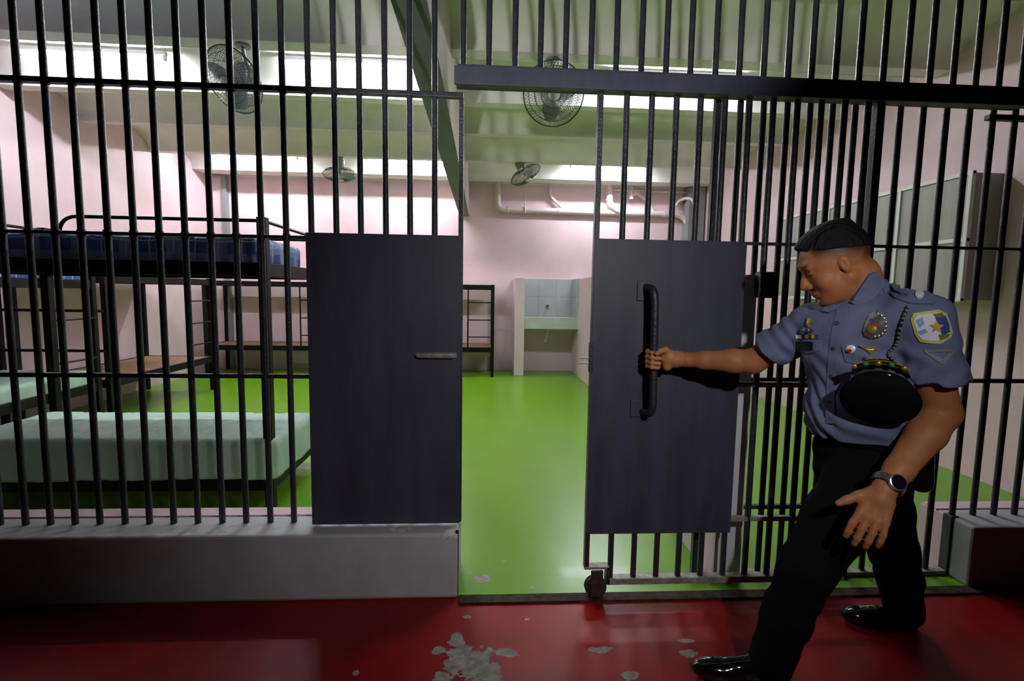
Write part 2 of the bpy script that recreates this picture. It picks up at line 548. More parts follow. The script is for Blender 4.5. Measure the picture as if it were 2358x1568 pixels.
# ------------------------------------------------------------------ sliding door
sd = thing('sliding_door', 'black barred sliding cell door with dark panel, pulled by the officer', 'door')
YD = -0.03
md = bar_mesh('bar', 0.10, 2.28, 0.0135)
DX = [0.595 + 0.1065 * k for k in range(11)]
bars(sd, md, DX, YD)
MB().box(0.470, 0.492, YD - .018, YD + .018, 0.155, 2.28).build('stile', STEEL, sd, bev=.003)
MB().box(1.690, 1.725, YD - .018, YD + .018, 0.07, 2.28).build('stile', STEEL, sd, bev=.003)
MB().box(0.575, 1.725, YD - .022, YD + .022, 0.072, 0.102).build('bottom_rail', WORNST, sd, bev=.003)
MB().box(0.470, 0.585, YD - .022, YD + .022, 0.148, 0.160).build('roller_bracket', WORNST, sd, bev=.002)
MB().box(0.572, 0.590, YD - .022, YD + .022, 0.075, 0.158).build('roller_bracket', STEEL, sd, bev=.002)
rl = MB().lathe([(0.03, -.016), (0.05, -.014), (0.044, -.006), (0.044, .006), (0.05, .014), (0.03, .016)], (0.527, YD, 0.056), (0, 1, 0), 24)
rl.build('roller', RUST, sd, smooth=True)
MB().box(0.499, 0.556, YD - .034, YD - .024, 0.022, 0.15).build('roller_fork', RUST, sd, bev=.004)
rl = MB().lathe([(0.03, -.014), (0.03, .014)], (1.62, YD, 0.042), (0, 1, 0), 20).build('roller', RUST, sd, smooth=True)
for z, h in ((1.005, .024), (0.375, .022), (1.632, .012)):
    MB().box(0.48, 1.725, YD - .012, YD + .012, z - h / 2, z + h / 2).build('rail', WORNST if z < 1.5 else STEEL, sd, bev=.003)
dp = MB().box(0.470, 1.142, YD - .024, YD - .016, 0.318, 1.638).build('steel_panel', PANEL, sd, bev=.002)
dp['label'] = 'solid dark steel panel of the sliding door'
hp = MB().tube(bend([(0.700, -.05, 1.435), (0.706, -.135, 1.425), (0.712, -.145, 1.38), (0.722, -.145, .93), (0.718, -.135, .895), (0.704, -.05, .885)], .04, 6), .0165, 14)
hdl = hp.build('handle', STEEL, sd, smooth=True)
hdl['label'] = 'long vertical pull handle'
MB().box(0.662, 0.722, -.062, -.053, 1.375, 1.462).build('mount_plate', PANEL, hdl, bev=.002)
MB().box(0.652, 0.712, -.062, -.053, 0.862, 0.940).build('mount_plate', PANEL, hdl, bev=.002)
MB().box(0.425, 0.485, -.052, -.035, 1.118, 1.124).box(0.422, 0.485, -.052, -.035, 1.094, 1.100).build('hasp', WORNST, sd)
MB().box(0.462, 0.478, -.06, -.03, 1.06, 1.19).build('hasp_plate', STEEL, sd, bev=.003)

# ------------------------------------------------------------------ fluorescent lamps
lamp0 = None
def lamp(x0, x1, y, z, label):
    global lamp0
    if lamp0 is None:
        t = thing('fluorescent_lamp', label, 'lamp', group='tube lamps under the ribbed ceiling')
        MB().box(-.63, .63, -.02, .02, .022, .06).build('housing', LAMPW, t, bev=.004)
        MB().tube([(-.605, 0, 0), (.605, 0, 0)], .0165, 12).build('tube', TUBE, t, smooth=True)
        MB().box(-.625, -.600, -.016, .016, -.018, .03).build('lamp_holder', LAMPW, t, bev=.003)
        MB().box(.600, .625, -.016, .016, -.018, .03).build('lamp_holder', LAMPW, t, bev=.003)
        lamp0 = t
    else:
        t = copy_tree(lamp0)
        t['label'] = label
    t.location = ((x0 + x1) / 2, y, z)
lamp(-4.126, -2.85, 2.66, 3.440, 'lit tube lamp at the front left of the left bay')
lamp(-1.844, -0.60, 2.66, 3.445, 'lit tube lamp beside the dividing beam, nearest row, left bay')
lamp(-4.19, -2.93, 6.05, 3.445, 'lit tube lamp over the far left corner bunk')
lamp(-1.88, -0.64, 6.05, 3.445, 'lit tube lamp near the back wall, just left of the dividing beam')
lamp(1.36, 2.62, 6.05, 3.445, 'lit tube lamp near the back wall above the grouped pink pipes')
lamp(1.15, 2.41, 2.66, 3.445, 'lit tube lamp behind the door track in the right bay')
# ------------------------------------------------------------------ bunk beds
def bunk(label, x0, x1, y0, y1, zl, zu, ztop, pw=.05, rh=.08, group='black steel bunk beds', low_board=True):
    t = thing('bunk_bed', label, 'bunk bed', group=group)
    h = pw / 2
    for x in (x0 + h, x1 - h):
        for y in (y0 + h, y1 - h):
            MB().box(x - h, x + h, y - h, y + h, 0.0, ztop).build('post', BEDBLK, t, bev=.003)
    for z in (zl, zu):
        for y in (y0 + h, y1 - h):
            MB().box(x0 + pw, x1 - pw, y - .018, y + .018, z - rh, z).build('side_rail', BEDBLK, t, bev=.002)
        for x in (x0 + h, x1 - h):
            MB().box(x - .018, x + .018, y0 + pw, y1 - pw, z - rh, z).build('end_rail', BEDBLK, t, bev=.002)
        MB().box(x0 + .03, x1 - .03, y0 + .03, y1 - .03, z - .022, z - .004).build('bed_board', PLY, t)
    return t
def ladder(t, a, b, z0, z1, rungs, r=.009):
    """stile at a, rungs running to b (x, y pairs)"""
    l = MB().tube([(a[0], a[1], z0), (a[0], a[1], z1)], .012, 8).build('ladder', BEDBLK, t, smooth=True)
    for z in rungs:
        MB().tube([(a[0], a[1], z), (b[0], b[1], z)], r, 8).build('rung', BEDBLK, l, smooth=True)

A = bunk('near tall bunk bed with guard rail, right behind the left grille', -3.36, -1.325, .955, 1.86, .205, 1.562, 1.835, .055, .085)
for y, zg in ((.98, 1.815), (1.832, 1.785)):
    MB().tube(bend([(-1.35, y, zg), (-2.52, y, zg), (-2.57, y, 1.56)], .09, 6), .011, 8).build('guard_rail', BEDBLK, A, smooth=True)
MB().tube([(-1.35, .98, 1.815), (-1.35, 1.832, 1.815)], .011, 8).build('guard_rail', BEDBLK, A, smooth=True)
MB().tube([(-3.33, .98, 1.815), (-3.33, 1.832, 1.815)], .011, 8).build('guard_rail', BEDBLK, A, smooth=True)
B = bunk('bunk bed along the left wall, half hidden behind the near one', -4.64, -3.72, .95, 2.84, .47, 1.46, 1.50)
for z in (1.165, .775):
    MB().tube([(-4.62, 2.86, z), (-3.69, 2.86, z)], .014, 8).build('end_rung', BEDBLK, B, smooth=True)
ladder(B, (-3.72, 2.25), (-3.72, 2.82), .40, 1.5, (1.10, .72))
Cb = bunk('bunk bed with bare plywood along the left wall, towards the corner', -4.64, -3.72, 2.95, 4.89, .47, 1.52, 1.53)
ladder(Cb, (-3.72, 4.36), (-3.72, 4.86), .47, 1.5, (1.234, .948, .668))
D1 = bunk('left one of the two bare bunk beds along the back wall', -4.47, -2.54, 6.02, 6.72, .495, 1.525, 1.53)
ladder(D1, (-2.953, 6.03), (-2.56, 6.03), .495, 1.5, (1.234, .948, .668))
D2 = bunk('bare bunk bed on the back wall whose end shows in the doorway', -1.80, 0.172, 6.02, 6.72, .495, 1.525, 1.53)
ladder(D2, (-0.26, 6.03), (0.15, 6.03), .495, 1.5, (1.234, .948, .668))

def mattress(name, label, x0, x1, y0, y1, z0, z1, m, r=.05, wr=.006, seed=0.0, skirt=0.0, group=None, nx=110, ny=44):
    """rounded slab covered with a loosely fitted sheet, with creases and hanging folds"""
    cx, cy = (x0 + x1) / 2, (y0 + y1) / 2
    me = bpy.data.meshes.new(name)
    bm = bmesh.new()
    uvl = bm.loops.layers.uv.new('UVMap')
    def prof(s, L0, L1):
        return L0 + (L1 - L0) * s
    nz = 14
    def pt(u, v, face):
        pass
    grid = {}
    def put(p):
        k = tuple(round(c, 5) for c in p)
        if k in grid:
            return grid[k]
        inner = Vector((min(max(p[0], x0 + r), x1 - r), min(max(p[1], y0 + r), y1 - r), min(max(p[2], z0 + r * .4), z1 - r)))
        d = Vector(p) - inner
        q = Vector(p)
        if d.length > 1e-6:
            rr = max(abs(d.x), abs(d.y), abs(d.z))
            q = inner + d.normalized() * rr
        hz = (q.z - z0) / (z1 - z0)
        n1 = noise.noise(Vector((q.x * 3.1 + seed, q.y * 4.0, q.z * 3)))
        n2 = noise.noise(Vector((q.x * 9 + seed, q.y * 5.0 + q.x * 6, 3.3)))
        crease = max(0.0, 1 - abs(n2) * 7)
        if hz > .9:
            q.z += n1 * wr - crease * wr * .8
        else:
            fold = math.sin(q.x * 46 + 3 * noise.noise(Vector((q.x * 5, seed, 1)))) * .5 + noise.noise(Vector((q.x * 12 + seed, q.y * 12, q.z * 4)))
            out = Vector((q.x - cx, q.y - cy, 0))
            side = Vector((0, 1 if out.y > 0 else -1, 0)) if abs(p[1] - y0) < 1e-6 or abs(p[1] - y1) < 1e-6 else Vector((1 if out.x > 0 else -1, 0, 0))
            q += side * fold * wr * 1.0 * (1 - hz)
            if hz < .12:
                q.z += n1 * wr * 2
        grid[k] = bm.verts.new(q)
        return grid[k]
    def quad(ps, uvs):
        vs = [put(p) for p in ps]
        if len(set(vs)) < 4:
            return
        try:
            f = bm.faces.new(vs)
        except ValueError:
            return
        f.smooth = True
        for l, uv in zip(f.loops, uvs):
            l[uvl].uv = uv
    X = [x0 + (x1 - x0) * i / nx for i in range(nx + 1)]
    Y = [y0 + (y1 - y0) * i / ny for i in range(ny + 1)]
    Z = [z0 + (z1 - z0) * i / nz for i in range(nz + 1)]
    for i in range(nx):
        for j in range(ny):
            quad([(X[i], Y[j], z1), (X[i + 1], Y[j], z1), (X[i + 1], Y[j + 1], z1), (X[i], Y[j + 1], z1)], [(X[i], Y[j]), (X[i + 1], Y[j]), (X[i + 1], Y[j + 1]), (X[i], Y[j + 1])])
            quad([(X[i], Y[j + 1], z0), (X[i + 1], Y[j + 1], z0), (X[i + 1], Y[j], z0), (X[i], Y[j], z0)], [(0, 0)] * 4)
        for k in range(nz):
            quad([(X[i], y0, Z[k]), (X[i + 1], y0, Z[k]), (X[i + 1], y0, Z[k + 1]), (X[i], y0, Z[k + 1])], [(X[i], y0 - z1 + Z[k]), (X[i + 1], y0 - z1 + Z[k]), (X[i + 1], y0 - z1 + Z[k + 1]), (X[i], y0 - z1 + Z[k + 1])])
            quad([(X[i + 1], y1, Z[k]), (X[i], y1, Z[k]), (X[i], y1, Z[k + 1]), (X[i + 1], y1, Z[k + 1])], [(X[i + 1], y1 + z1 - Z[k]), (X[i], y1 + z1 - Z[k]), (X[i], y1 + z1 - Z[k + 1]), (X[i + 1], y1 + z1 - Z[k + 1])])
    for j in range(ny):
        for k in range(nz):
            quad([(x1, Y[j], Z[k]), (x1, Y[j + 1], Z[k]), (x1, Y[j + 1], Z[k + 1]), (x1, Y[j], Z[k + 1])], [(x1 + z1 - Z[k], Y[j]), (x1 + z1 - Z[k], Y[j + 1]), (x1 + z1 - Z[k + 1], Y[j + 1]), (x1 + z1 - Z[k + 1], Y[j])])
            quad([(x0, Y[j + 1], Z[k]), (x0, Y[j], Z[k]), (x0, Y[j], Z[k + 1]), (x0, Y[j + 1], Z[k + 1])], [(x0 - z1 + Z[k], Y[j + 1]), (x0 - z1 + Z[k], Y[j]), (x0 - z1 + Z[k + 1], Y[j]), (x0 - z1 + Z[k + 1], Y[j + 1])])
    bmesh.ops.recalc_face_normals(bm, faces=bm.faces)
    bm.to_mesh(me)
    bm.free()
    me.materials.append(m)
    o = link(name, me)
    return tag(o, label, 'mattress', group)
mattress('mattress', 'mint green sheeted mattress on the lower deck of the near bunk', -3.28, -1.30, .925, 1.70, .203, .462, MINT, .055, .008, 1.0, group='mint green mattresses')
mattress('mattress', 'blue plaid sheeted mattress on the upper deck of the near bunk', -3.29, -1.40, 1.00, 1.78, 1.560, 1.725, PLAID, .05, .010, 4.0, group='blue plaid mattresses')
mattress('mattress', 'mint green sheeted mattress low on the half hidden left wall bunk', -4.60, -3.75, 1.0, 2.80, .468, .60, MINT, .04, .010, 8.0, group='mint green mattresses', nx=40, ny=90)
mattress('mattress', 'blue plaid sheeted mattress atop the half hidden left wall bunk', -4.60, -3.75, 1.0, 2.80, 1.458, 1.60, PLAID, .04, .008, 11.0, group='blue plaid mattresses', nx=40, ny=80)

# ------------------------------------------------------------------ wash basin alcove
o = MB().box(0.515, 0.680, 6.15, 6.80, 0.0, 1.66).build('wall_basin_left', PINK, bev=.008)
struct(o, 'short pink partition left of the tiled wash basin', 'partition')
rp_ = MB().box(1.600, 1.72, 4.55, 6.80, 0.0, 1.66).build('wall_basin_right', PINK, bev=.008)
struct(rp_, 'long pink partition right of the tiled wash basin', 'partition')
MB().box(0.680, 1.600, 6.782, 6.80, 0.80, 1.662).build('grout_bed', GROUT, wall_back)
def tile(x0, x1, y0, y1, z0, z1, par):
    MB().box(x0, x1, y0, y1, z0, z1).build('tile', TILE, par, bev=.002)
gx = [0.680, 0.978, 1.302, 1.600]
for i in range(3):
    for z0, z1 in ((0.97, 1.334), (1.340, 1.66)):
        tile(gx[i] + .002, gx[i + 1] - .004, 6.774, 6.786, z0, z1, wall_back)
MB().box(1.588, 1.602, 6.15, 6.78, 0.80, 1.662).build('grout_bed', GROUT, rp_)
for y0, y1 in ((6.17, 6.47), (6.475, 6.772)):
    for z0, z1 in ((0.97, 1.334), (1.340, 1.66)):
        tile(1.580, 1.590, y0, y1, z0, z1, rp_)
bs = thing('wash_basin', 'pale green tiled wash basin between the two partitions', 'basin')
fb = MB()
fb.box(0.682, 1.598, 6.18, 6.26, 0.80, 1.0).build('basin_front', SINKF, bs, bev=.006)
MB().box(0.682, 1.578, 6.26, 6.772, 0.80, 0.86).build('basin_floor', SINKF, bs)
MB().box(0.90, 1.35, 6.70, 6.772, 0.86, 0.965).build('basin_ledge', SINKF, bs, bev=.006)
fc = thing('faucet', 'small dark metal tap stub on the grey tiles', 'faucet')
MB().lathe([(0.03, 0), (0.03, .006), (0.014, .01), (0.014, .05)], (1.142, 6.774, 1.165), (0, -1, 0), 16).build('flange', CHROME, fc, smooth=True)
MB().tube(bend([(1.142, 6.74, 1.165), (1.142, 6.68, 1.165), (1.142, 6.66, 1.12)], .03), .011, 10).build('spout', CHROME, fc, smooth=True)
MB().box(1.115, 1.169, 6.728, 6.742, 1.185, 1.2).build('tap_lever', CHROME, fc, bev=.003)
dr = thing('basin_drain', 'short white drain pipe hanging under the wash basin', 'pipe')
MB().tube([(1.128, 6.5, .80), (1.110, 6.5, .68), (1.075, 6.5, .56)], .025, 12).build('drain_pipe', PVC, dr, smooth=True)
MB().lathe([(.03, -.015), (.03, .015)], (1.122, 6.5, .765), (.15, 0, 1), 14).build('collar', PVC, dr, smooth=True)

# ------------------------------------------------------------------ waste pipes high on the back wall
pp = thing('waste_pipe', 'pink painted horizontal waste pipe high on the back wall', 'pipe')
YP = 6.72
def pipe(name, path, r, par, rad=.12, n=14):
    return MB().tube(bend([(x, YP if len(q) == 0 else q[0], z) for (x, z, *q) in path], rad, 6), r, n).build(name, PVC, par, smooth=True)
pipe('main_pipe', [(.228, 3.34), (.228, 2.855), (3.42, 2.84), (3.545, 2.79), (3.625, 2.66, 6.66)], .050, pp, .13)
pipe('branch_pipe', [(1.135, 3.34), (1.145, 3.10), (1.36, 2.90)], .029, pp, .06)
pipe('branch_pipe', [(2.18, 3.34, 6.66), (2.185, 2.95, 6.66), (2.45, 2.83)], .056, pp, .12)
pipe('trap_pipe', [(2.57, 3.34, 6.66), (2.572, 3.13, 6.66)], .030, pp)
pipe('trap_pipe', [(2.572, 3.12, 6.66), (2.655, 3.19, 6.66), (2.83, 3.11), (2.99, 2.90)], .030, pp, .05)
MB().lathe([(.03, -.02), (.036, -.015), (.036, .015), (.03, .02)], (2.572, 6.66, 3.095), (0, 0, 1), 14).build('trap_cap', PVC, pp, smooth=True)
MB().lathe([(.033, -.06), (.04, -.05), (.04, .05), (.033, .06)], (2.572, 6.66, 3.165), (0, 0, 1), 14).build('trap_collar', PVC, pp, smooth=True)
pipe('supply_pipe', [(2.20, 3.245), (3.57, 3.225)], .022, pp)
pipe('loop_pipe', [(3.40, 2.98), (3.44, 3.08), (3.53, 3.11, 6.60), (3.61, 3.07, 6.50), (3.63, 2.98, 6.48)], .028, pp, .05)
for x, z, ax, r in ((.228, 3.02, (0, 0, 1), .054), (.40, 2.855, (1, 0, 0), .054), (1.30, 2.85, (1, 0, 0), .056), (1.46, 2.85, (1, 0, 0), .056), (2.95, 2.842, (1, 0, 0), .056), (3.20, 2.842, (1, 0, 0), .056)):
    MB().lathe([(.05, -.022), (r, -.018), (r, .018), (.05, .022)], (x, YP, z), ax, 16).build('coupling', PVC, pp, smooth=True)
MB().lathe([(.056, -.02), (.062, -.016), (.062, .016), (.056, .02)], (2.182, 6.66, 3.05), (0, 0, 1), 16).build('coupling', PVC, pp, smooth=True)
MB().lathe([(.056, -.02), (.062, -.016), (.062, .016), (.056, .02)], (2.32, 6.69, 2.89), (.85, .1, -.5), 16).build('coupling', PVC, pp, smooth=True)
MB().tube([(.70, YP, 3.34), (.70, YP, 3.0)], .005, 6).tube([(.70, YP - .056, 2.80), (.70, YP - .056, 2.92), (.70, YP - .01, 3.0)], .012, 6).build('pipe_hanger', PVC, pp)

# ------------------------------------------------------------------ ceiling orbit fans
def fan_meshes():
    cg = MB()
    R_, dep = .24, .085
    def sph(rr, side):
        return side * dep * math.sqrt(max(0.0, 1 - (rr / R_) ** 2)) * (1.0 if side > 0 else .9)
    for side in (1, -1):
        for k in range(56):
            a0 = 2 * math.pi * k / 56
            pts = []
            for i in range(8):
                f = i / 7
                rr = .05 + (R_ - .05) * f
                a = a0 + .55 * (1 - f) * side
                pts.append((rr * math.cos(a), rr * math.sin(a), sph(rr, side)))
            cg.tube(pts, .0016, 3, cap=False)
        for rr in (.05, .10, .15, .20):
            cg.tube([(rr * math.cos(2 * math.pi * k / 32), rr * math.sin(2 * math.pi * k / 32), sph(rr, side)) for k in range(32)], .0019, 4, closed=True)
    cage = cg.mesh('cage', WIRE, True)
    rim = MB().tube([(R_ * math.cos(2 * math.pi * k / 40), R_ * math.sin(2 * math.pi * k / 40), 0) for k in range(40)], .0055, 6, closed=True).mesh('rim', WIRE, True)
    hub = MB().lathe([(.0, .10), (.035, .097), (.048, .088), (.05, .075), (.04, .07)], n=24).mesh('hub_badge', FANW, True)
    bl = MB()
    N = 8
    for s in (0, 1):
        for i in range(N + 1):
            for j in range(N + 1):
                rr = .035 + .165 * i / N
                wv = .045 + .06 * math.sin(math.pi * min(1, i / N * .9 + .1))
                a = (j / N - .5) * 2 * wv / max(rr, .06) * .8
                z = -.022 * (j / N - .5) * 2 + (.0025 if s else 0)
                bl.v.append((rr * math.cos(a), rr * math.sin(a), z + .015))
    n1 = (N + 1) ** 2
    for s in (0, 1):
        for i in range(N):
            for j in range(N):
                a = s * n1 + i * (N + 1) + j
                q = (a, a + 1, a + N + 2, a + N + 1)
                bl.f.append(q if s else tuple(reversed(q)))
    blade = bl.mesh('blade', BLADE, True)
    motor = MB().lathe([(.02, -.24), (.055, -.235), (.07, -.20), (.07, -.13), (.05, -.10), (.03, -.06), (.02, 0)], n=24).mesh('motor', FANG, True)
    return cage, rim, hub, blade, motor
FM = fan_meshes()
def fan(loc, axis, label, top):
    """loc: centre of the cage, axis: blowing direction, top: height of the rib it hangs from"""
    L = Vector(loc)
    t = thing('ceiling_fan', label, 'fan', loc, group='caged fans hanging from the ceiling ribs')
    q = Vector(axis).normalized().to_track_quat('Z', 'Y')
    head = link('cage', FM[0], t)
    head.rotation_euler = q.to_euler()
    parts = [head]
    for nm, me in (('rim', FM[1]), ('hub_badge', FM[2]), ('motor', FM[4])):
        p_ = link(nm, me, t)
        p_.rotation_euler = q.to_euler()
    for k in range(3):
        p_ = link('blade', FM[3], t)
        p_.rotation_euler = (q @ Matrix.Rotation(k * 2 * math.pi / 3 + .4, 3, 'Z').to_quaternion()).to_euler()
    m0 = q @ Vector((0, 0, -.20))
    zt = top - L.z
    mx_, my_ = m0.x * .6, m0.y * .6
    MB().tube(bend([(m0.x, m0.y, m0.z), (mx_, my_, max(m0.z + .02, zt - .06)), (mx_, my_, zt - .012)], .03), .016, 10).build('stem', FANG, t, smooth=True)
    MB().lathe([(.055, zt - .02), (.055, zt)], (mx_, my_, 0), (0, 0, 1), 18).build('mount_plate', FANG, t, smooth=True)
    return t
fan((-1.94, 1.93, 2.995), (-.28, -.72, -.52), 'caged fan in the left bay nearest the grille, facing the corridor', 3.30)
fan((0.537, 1.93, 2.985), (-.05, -.88, -.36), 'caged fan in the right bay partly behind the door track', 3.30)
fan((-2.085, 5.31, 3.06), (.05, -.10, -1.0), 'caged fan near the back of the left bay, facing the floor', 3.30)
fan((0.59, 5.31, 3.13), (.46, -.20, -.86), 'caged fan near the back of the right bay, tilted sideways', 3.30)
# ------------------------------------------------------------------ officer: smooth solid modelling on a grid
class Field:
    def __init__(self, lo, hi, h):
        self.lo = np.array(lo, np.float32)
        self.h = h
        self.n = np.ceil((np.array(hi) - np.array(lo)) / h).astype(int) + 1
        self.a = np.full(self.n, 0.3, np.float32)
    def _sub(self, lo, hi, pad):
        i0 = np.clip(np.floor((np.array(lo) - pad - self.lo) / self.h).astype(int), 0, self.n - 1)
        i1 = np.clip(np.ceil((np.array(hi) + pad - self.lo) / self.h).astype(int) + 1, 1, self.n)
        sl = tuple(slice(a, b) for a, b in zip(i0, i1))
        ax = [self.lo[k] + self.h * np.arange(i0[k], i1[k], dtype=np.float32) for k in range(3)]
        P = np.stack(np.meshgrid(*ax, indexing='ij'), -1)
        return sl, P
    def _join(self, sl, d, k, mode):
        A = self.a[sl]
        if mode == 'sub':
            x, y = A, -d
            if k > 0:
                hh = np.clip(0.5 - 0.5 * (x - y) / k, 0, 1)
                self.a[sl] = x * (1 - hh) + y * hh + k * hh * (1 - hh)
            else:
                self.a[sl] = np.maximum(x, y)
        else:
            if k > 0:
                hh = np.clip(0.5 + 0.5 * (A - d) / k, 0, 1)
                self.a[sl] = A * (1 - hh) + d * hh - k * hh * (1 - hh)
            else:
                self.a[sl] = np.minimum(A, d)
    def cone(self, a, b, ra, rb, k=0.015, mode='add'):
        a = np.array(a, np.float32); b = np.array(b, np.float32)
        r = max(ra, rb)
        sl, P = self._sub(np.minimum(a, b) - r, np.maximum(a, b) + r, k * 1.5 + self.h * 3)
        ba = b - a
        L = float(ba @ ba)
        t = np.clip(((P - a) @ ba) / max(L, 1e-9), 0, 1)
        d = np.sqrt((((P - a) - t[..., None] * ba) ** 2).sum(-1)) - (ra + (rb - ra) * t)
        self._join(sl, d, k, mode)
        return self
    def chain(self, pts, rs, k=0.012):
        for i in range(len(pts) - 1):
            self.cone(pts[i], pts[i + 1], rs[i], rs[i + 1], k)
        return self
    def ell(self, c, rad, R=None, k=0.02, mode='add'):
        c = np.array(c, np.float32); rad = np.array(rad, np.float32)
        R = np.eye(3, dtype=np.float32) if R is None else np.array(R, np.float32)   # rows: local axes
        m = np.sqrt(((R * rad[:, None]) ** 2).sum(0))
        sl, P = self._sub(c - m, c + m, k * 1.5 + self.h * 3)
        q = (P - c) @ R.T
        k0 = np.sqrt(((q / rad) ** 2).sum(-1))
        k1 = np.sqrt(((q / rad ** 2) ** 2).sum(-1))
        d = np.where(k0 > 1e-4, k0 * (k0 - 1) / np.maximum(k1, 1e-6), -rad.min())
        self._join(sl, d, k, mode)
        return self
    def cut(self, p, n, k=0.0, box=None):
        """remove everything on the side n points to (inside an optional box)"""
        p = np.array(p, np.float32); n = np.array(n, np.float32); n = n / np.linalg.norm(n)
        lo, hi = (self.lo, self.lo + self.h * self.n) if box is None else box
        sl, P = self._sub(lo, hi, 0)
        d = (P - p) @ n
        x, y = self.a[sl], d
        if k > 0:
            hh = np.clip(0.5 - 0.5 * (x - y) / k, 0, 1)
            self.a[sl] = x * (1 - hh) + y * hh + k * hh * (1 - hh)
        else:
            self.a[sl] = np.maximum(x, y)
        return self
    def ripple(self, f, lo, hi):
        sl, P = self._sub(lo, hi, 0)
        self.a[sl] += f(P)
        return self
    def mesh(self, name, m):
        a = self.a
        s = a < 0
        c = np.zeros(tuple(np.array(a.shape) - 1), np.int8)
        for dx in (0, 1):
            for dy in (0, 1):
                for dz in (0, 1):
                    c += s[dx:a.shape[0] - 1 + dx, dy:a.shape[1] - 1 + dy, dz:a.shape[2] - 1 + dz]
        I = np.argwhere((c > 0) & (c < 8))
        idx = np.full(c.shape, -1, np.int32)
        idx[I[:, 0], I[:, 1], I[:, 2]] = np.arange(len(I))
        corner = np.array([(x, y, z) for x in (0, 1) for y in (0, 1) for z in (0, 1)])
        V = np.stack([a[I[:, 0] + q[0], I[:, 1] + q[1], I[:, 2] + q[2]] for q in corner], 1)
        acc = np.zeros((len(I), 3)); cnt = np.zeros(len(I))
        for e0 in range(8):
            for e1 in range(e0 + 1, 8):
                if np.abs(corner[e0] - corner[e1]).sum() != 1:
                    continue
                v0, v1 = V[:, e0], V[:, e1]
                cr = (v0 < 0) != (v1 < 0)
                t = np.where(cr, v0 / np.where(cr, v0 - v1, 1), 0)
                pos = corner[e0] + t[:, None] * (corner[e1] - corner[e0])
                acc += np.where(cr[:, None], pos, 0); cnt += cr
        verts = (I + acc / cnt[:, None]) * self.h + self.lo
        F = []
        for ax in range(3):
            o1, o2 = [k for k in range(3) if k != ax]
            n = list(a.shape); n[ax] -= 1
            sa = [slice(None)] * 3; sb = [slice(None)] * 3
            sa[ax] = slice(0, -1); sb[ax] = slice(1, None)
            A, B = s[tuple(sa)], s[tuple(sb)]
            E = np.argwhere(A != B)
            E = E[(E[:, o1] > 0) & (E[:, o2] > 0) & (E[:, o1] < a.shape[o1] - 1) & (E[:, o2] < a.shape[o2] - 1)]
            u1 = np.zeros(3, int); u1[o1] = 1
            u2 = np.zeros(3, int); u2[o2] = 1
            g = lambda Q: idx[Q[:, 0], Q[:, 1], Q[:, 2]]
            q = np.stack([g(E - u1 - u2), g(E - u2), g(E), g(E - u1)], 1)
            inside = A[E[:, 0], E[:, 1], E[:, 2]]
            flip = inside if ax != 1 else ~inside
            q = np.where(flip[:, None], q, q[:, ::-1])
            F.append(q)
        F = np.concatenate(F)
        F = F[(F >= 0).all(1)]
        me = bpy.data.meshes.new(name)
        me.vertices.add(len(verts))
        me.vertices.foreach_set('co', verts.astype(np.float32).ravel())
        me.loops.add(F.size)
        me.loops.foreach_set('vertex_index', F.ravel().astype(np.int32))
        me.polygons.add(len(F))
        me.polygons.foreach_set('loop_start', np.arange(0, F.size, 4, dtype=np.int32))
        me.polygons.foreach_set('use_smooth', np.ones(len(F), bool))
        me.update(calc_edges=True)
        me.validate()
        me.materials.append(m)
        return me, verts

def V3(*a):
    return np.array(a, np.float32)
def unit(v):
    v = np.array(v, np.float32)
    return v / np.linalg.norm(v)
def toward(a, b, t):
    return np.array(a, np.float32) * (1 - t) + np.array(b, np.float32) * t

# joints
RS, RE, RW, RH = V3(1.180, -.455, 1.300), V3(1.045, -.330, 1.150), V3(.838, -.195, 1.137), V3(.765, -.160, 1.136)
LS, LE, LW, LH = V3(1.312, -.755, 1.336), V3(1.420, -.755, 1.050), V3(1.190, -.830, .838), V3(1.140, -.848, .745)
NECK = V3(1.270, -.600, 1.405)
CHEST, BELLY, PELV = V3(1.262, -.595, 1.225), V3(1.285, -.58, 1.02), V3(1.345, -.555, .84)
HL, KL, AL = V3(1.300, -.625, .81), V3(1.115, -.625, .475), V3(1.040, -.565, .10)
HR, KR, AR = V3(1.420, -.485, .79), V3(1.645, -.375, .40), V3(1.800, -.285, .10)
NB = unit((-.86, -.51, -.12))                       # where the chest faces
SB = unit(LS - RS)                                  # towards his left shoulder
UB = unit(np.cross(NB, SB)); UB = UB if UB[2] > 0 else -UB
TB = np.stack([NB, SB, UB])

# head frame
HP = math.radians(29)
hn = unit((-.94, .34, 0))
HF = unit(hn * math.cos(HP) + V3(0, 0, -math.sin(HP)))
HLf = unit((-hn[1], hn[0], 0))
roll_h = math.radians(-4)
HU = unit(np.cross(HF, HLf))
HU = HU if HU[2] > 0 else -HU
HLf, HU = HLf * math.cos(roll_h) + HU * math.sin(roll_h), HU * math.cos(roll_h) - HLf * math.sin(roll_h)
HO = V3(1.158, -.590, 1.512)
HR3 = np.stack([HF, HLf, HU])
def hd(f, l, u):
    return HO + HF * f + HLf * l + HU * u

SKIN = mat('brown_skin', (0.43, 0.168, 0.070), 0.52, var=0.08, spec=0.35, vscale=25, bump=0.06, bscale=160)
LIP = (0.30, 0.10, 0.075)
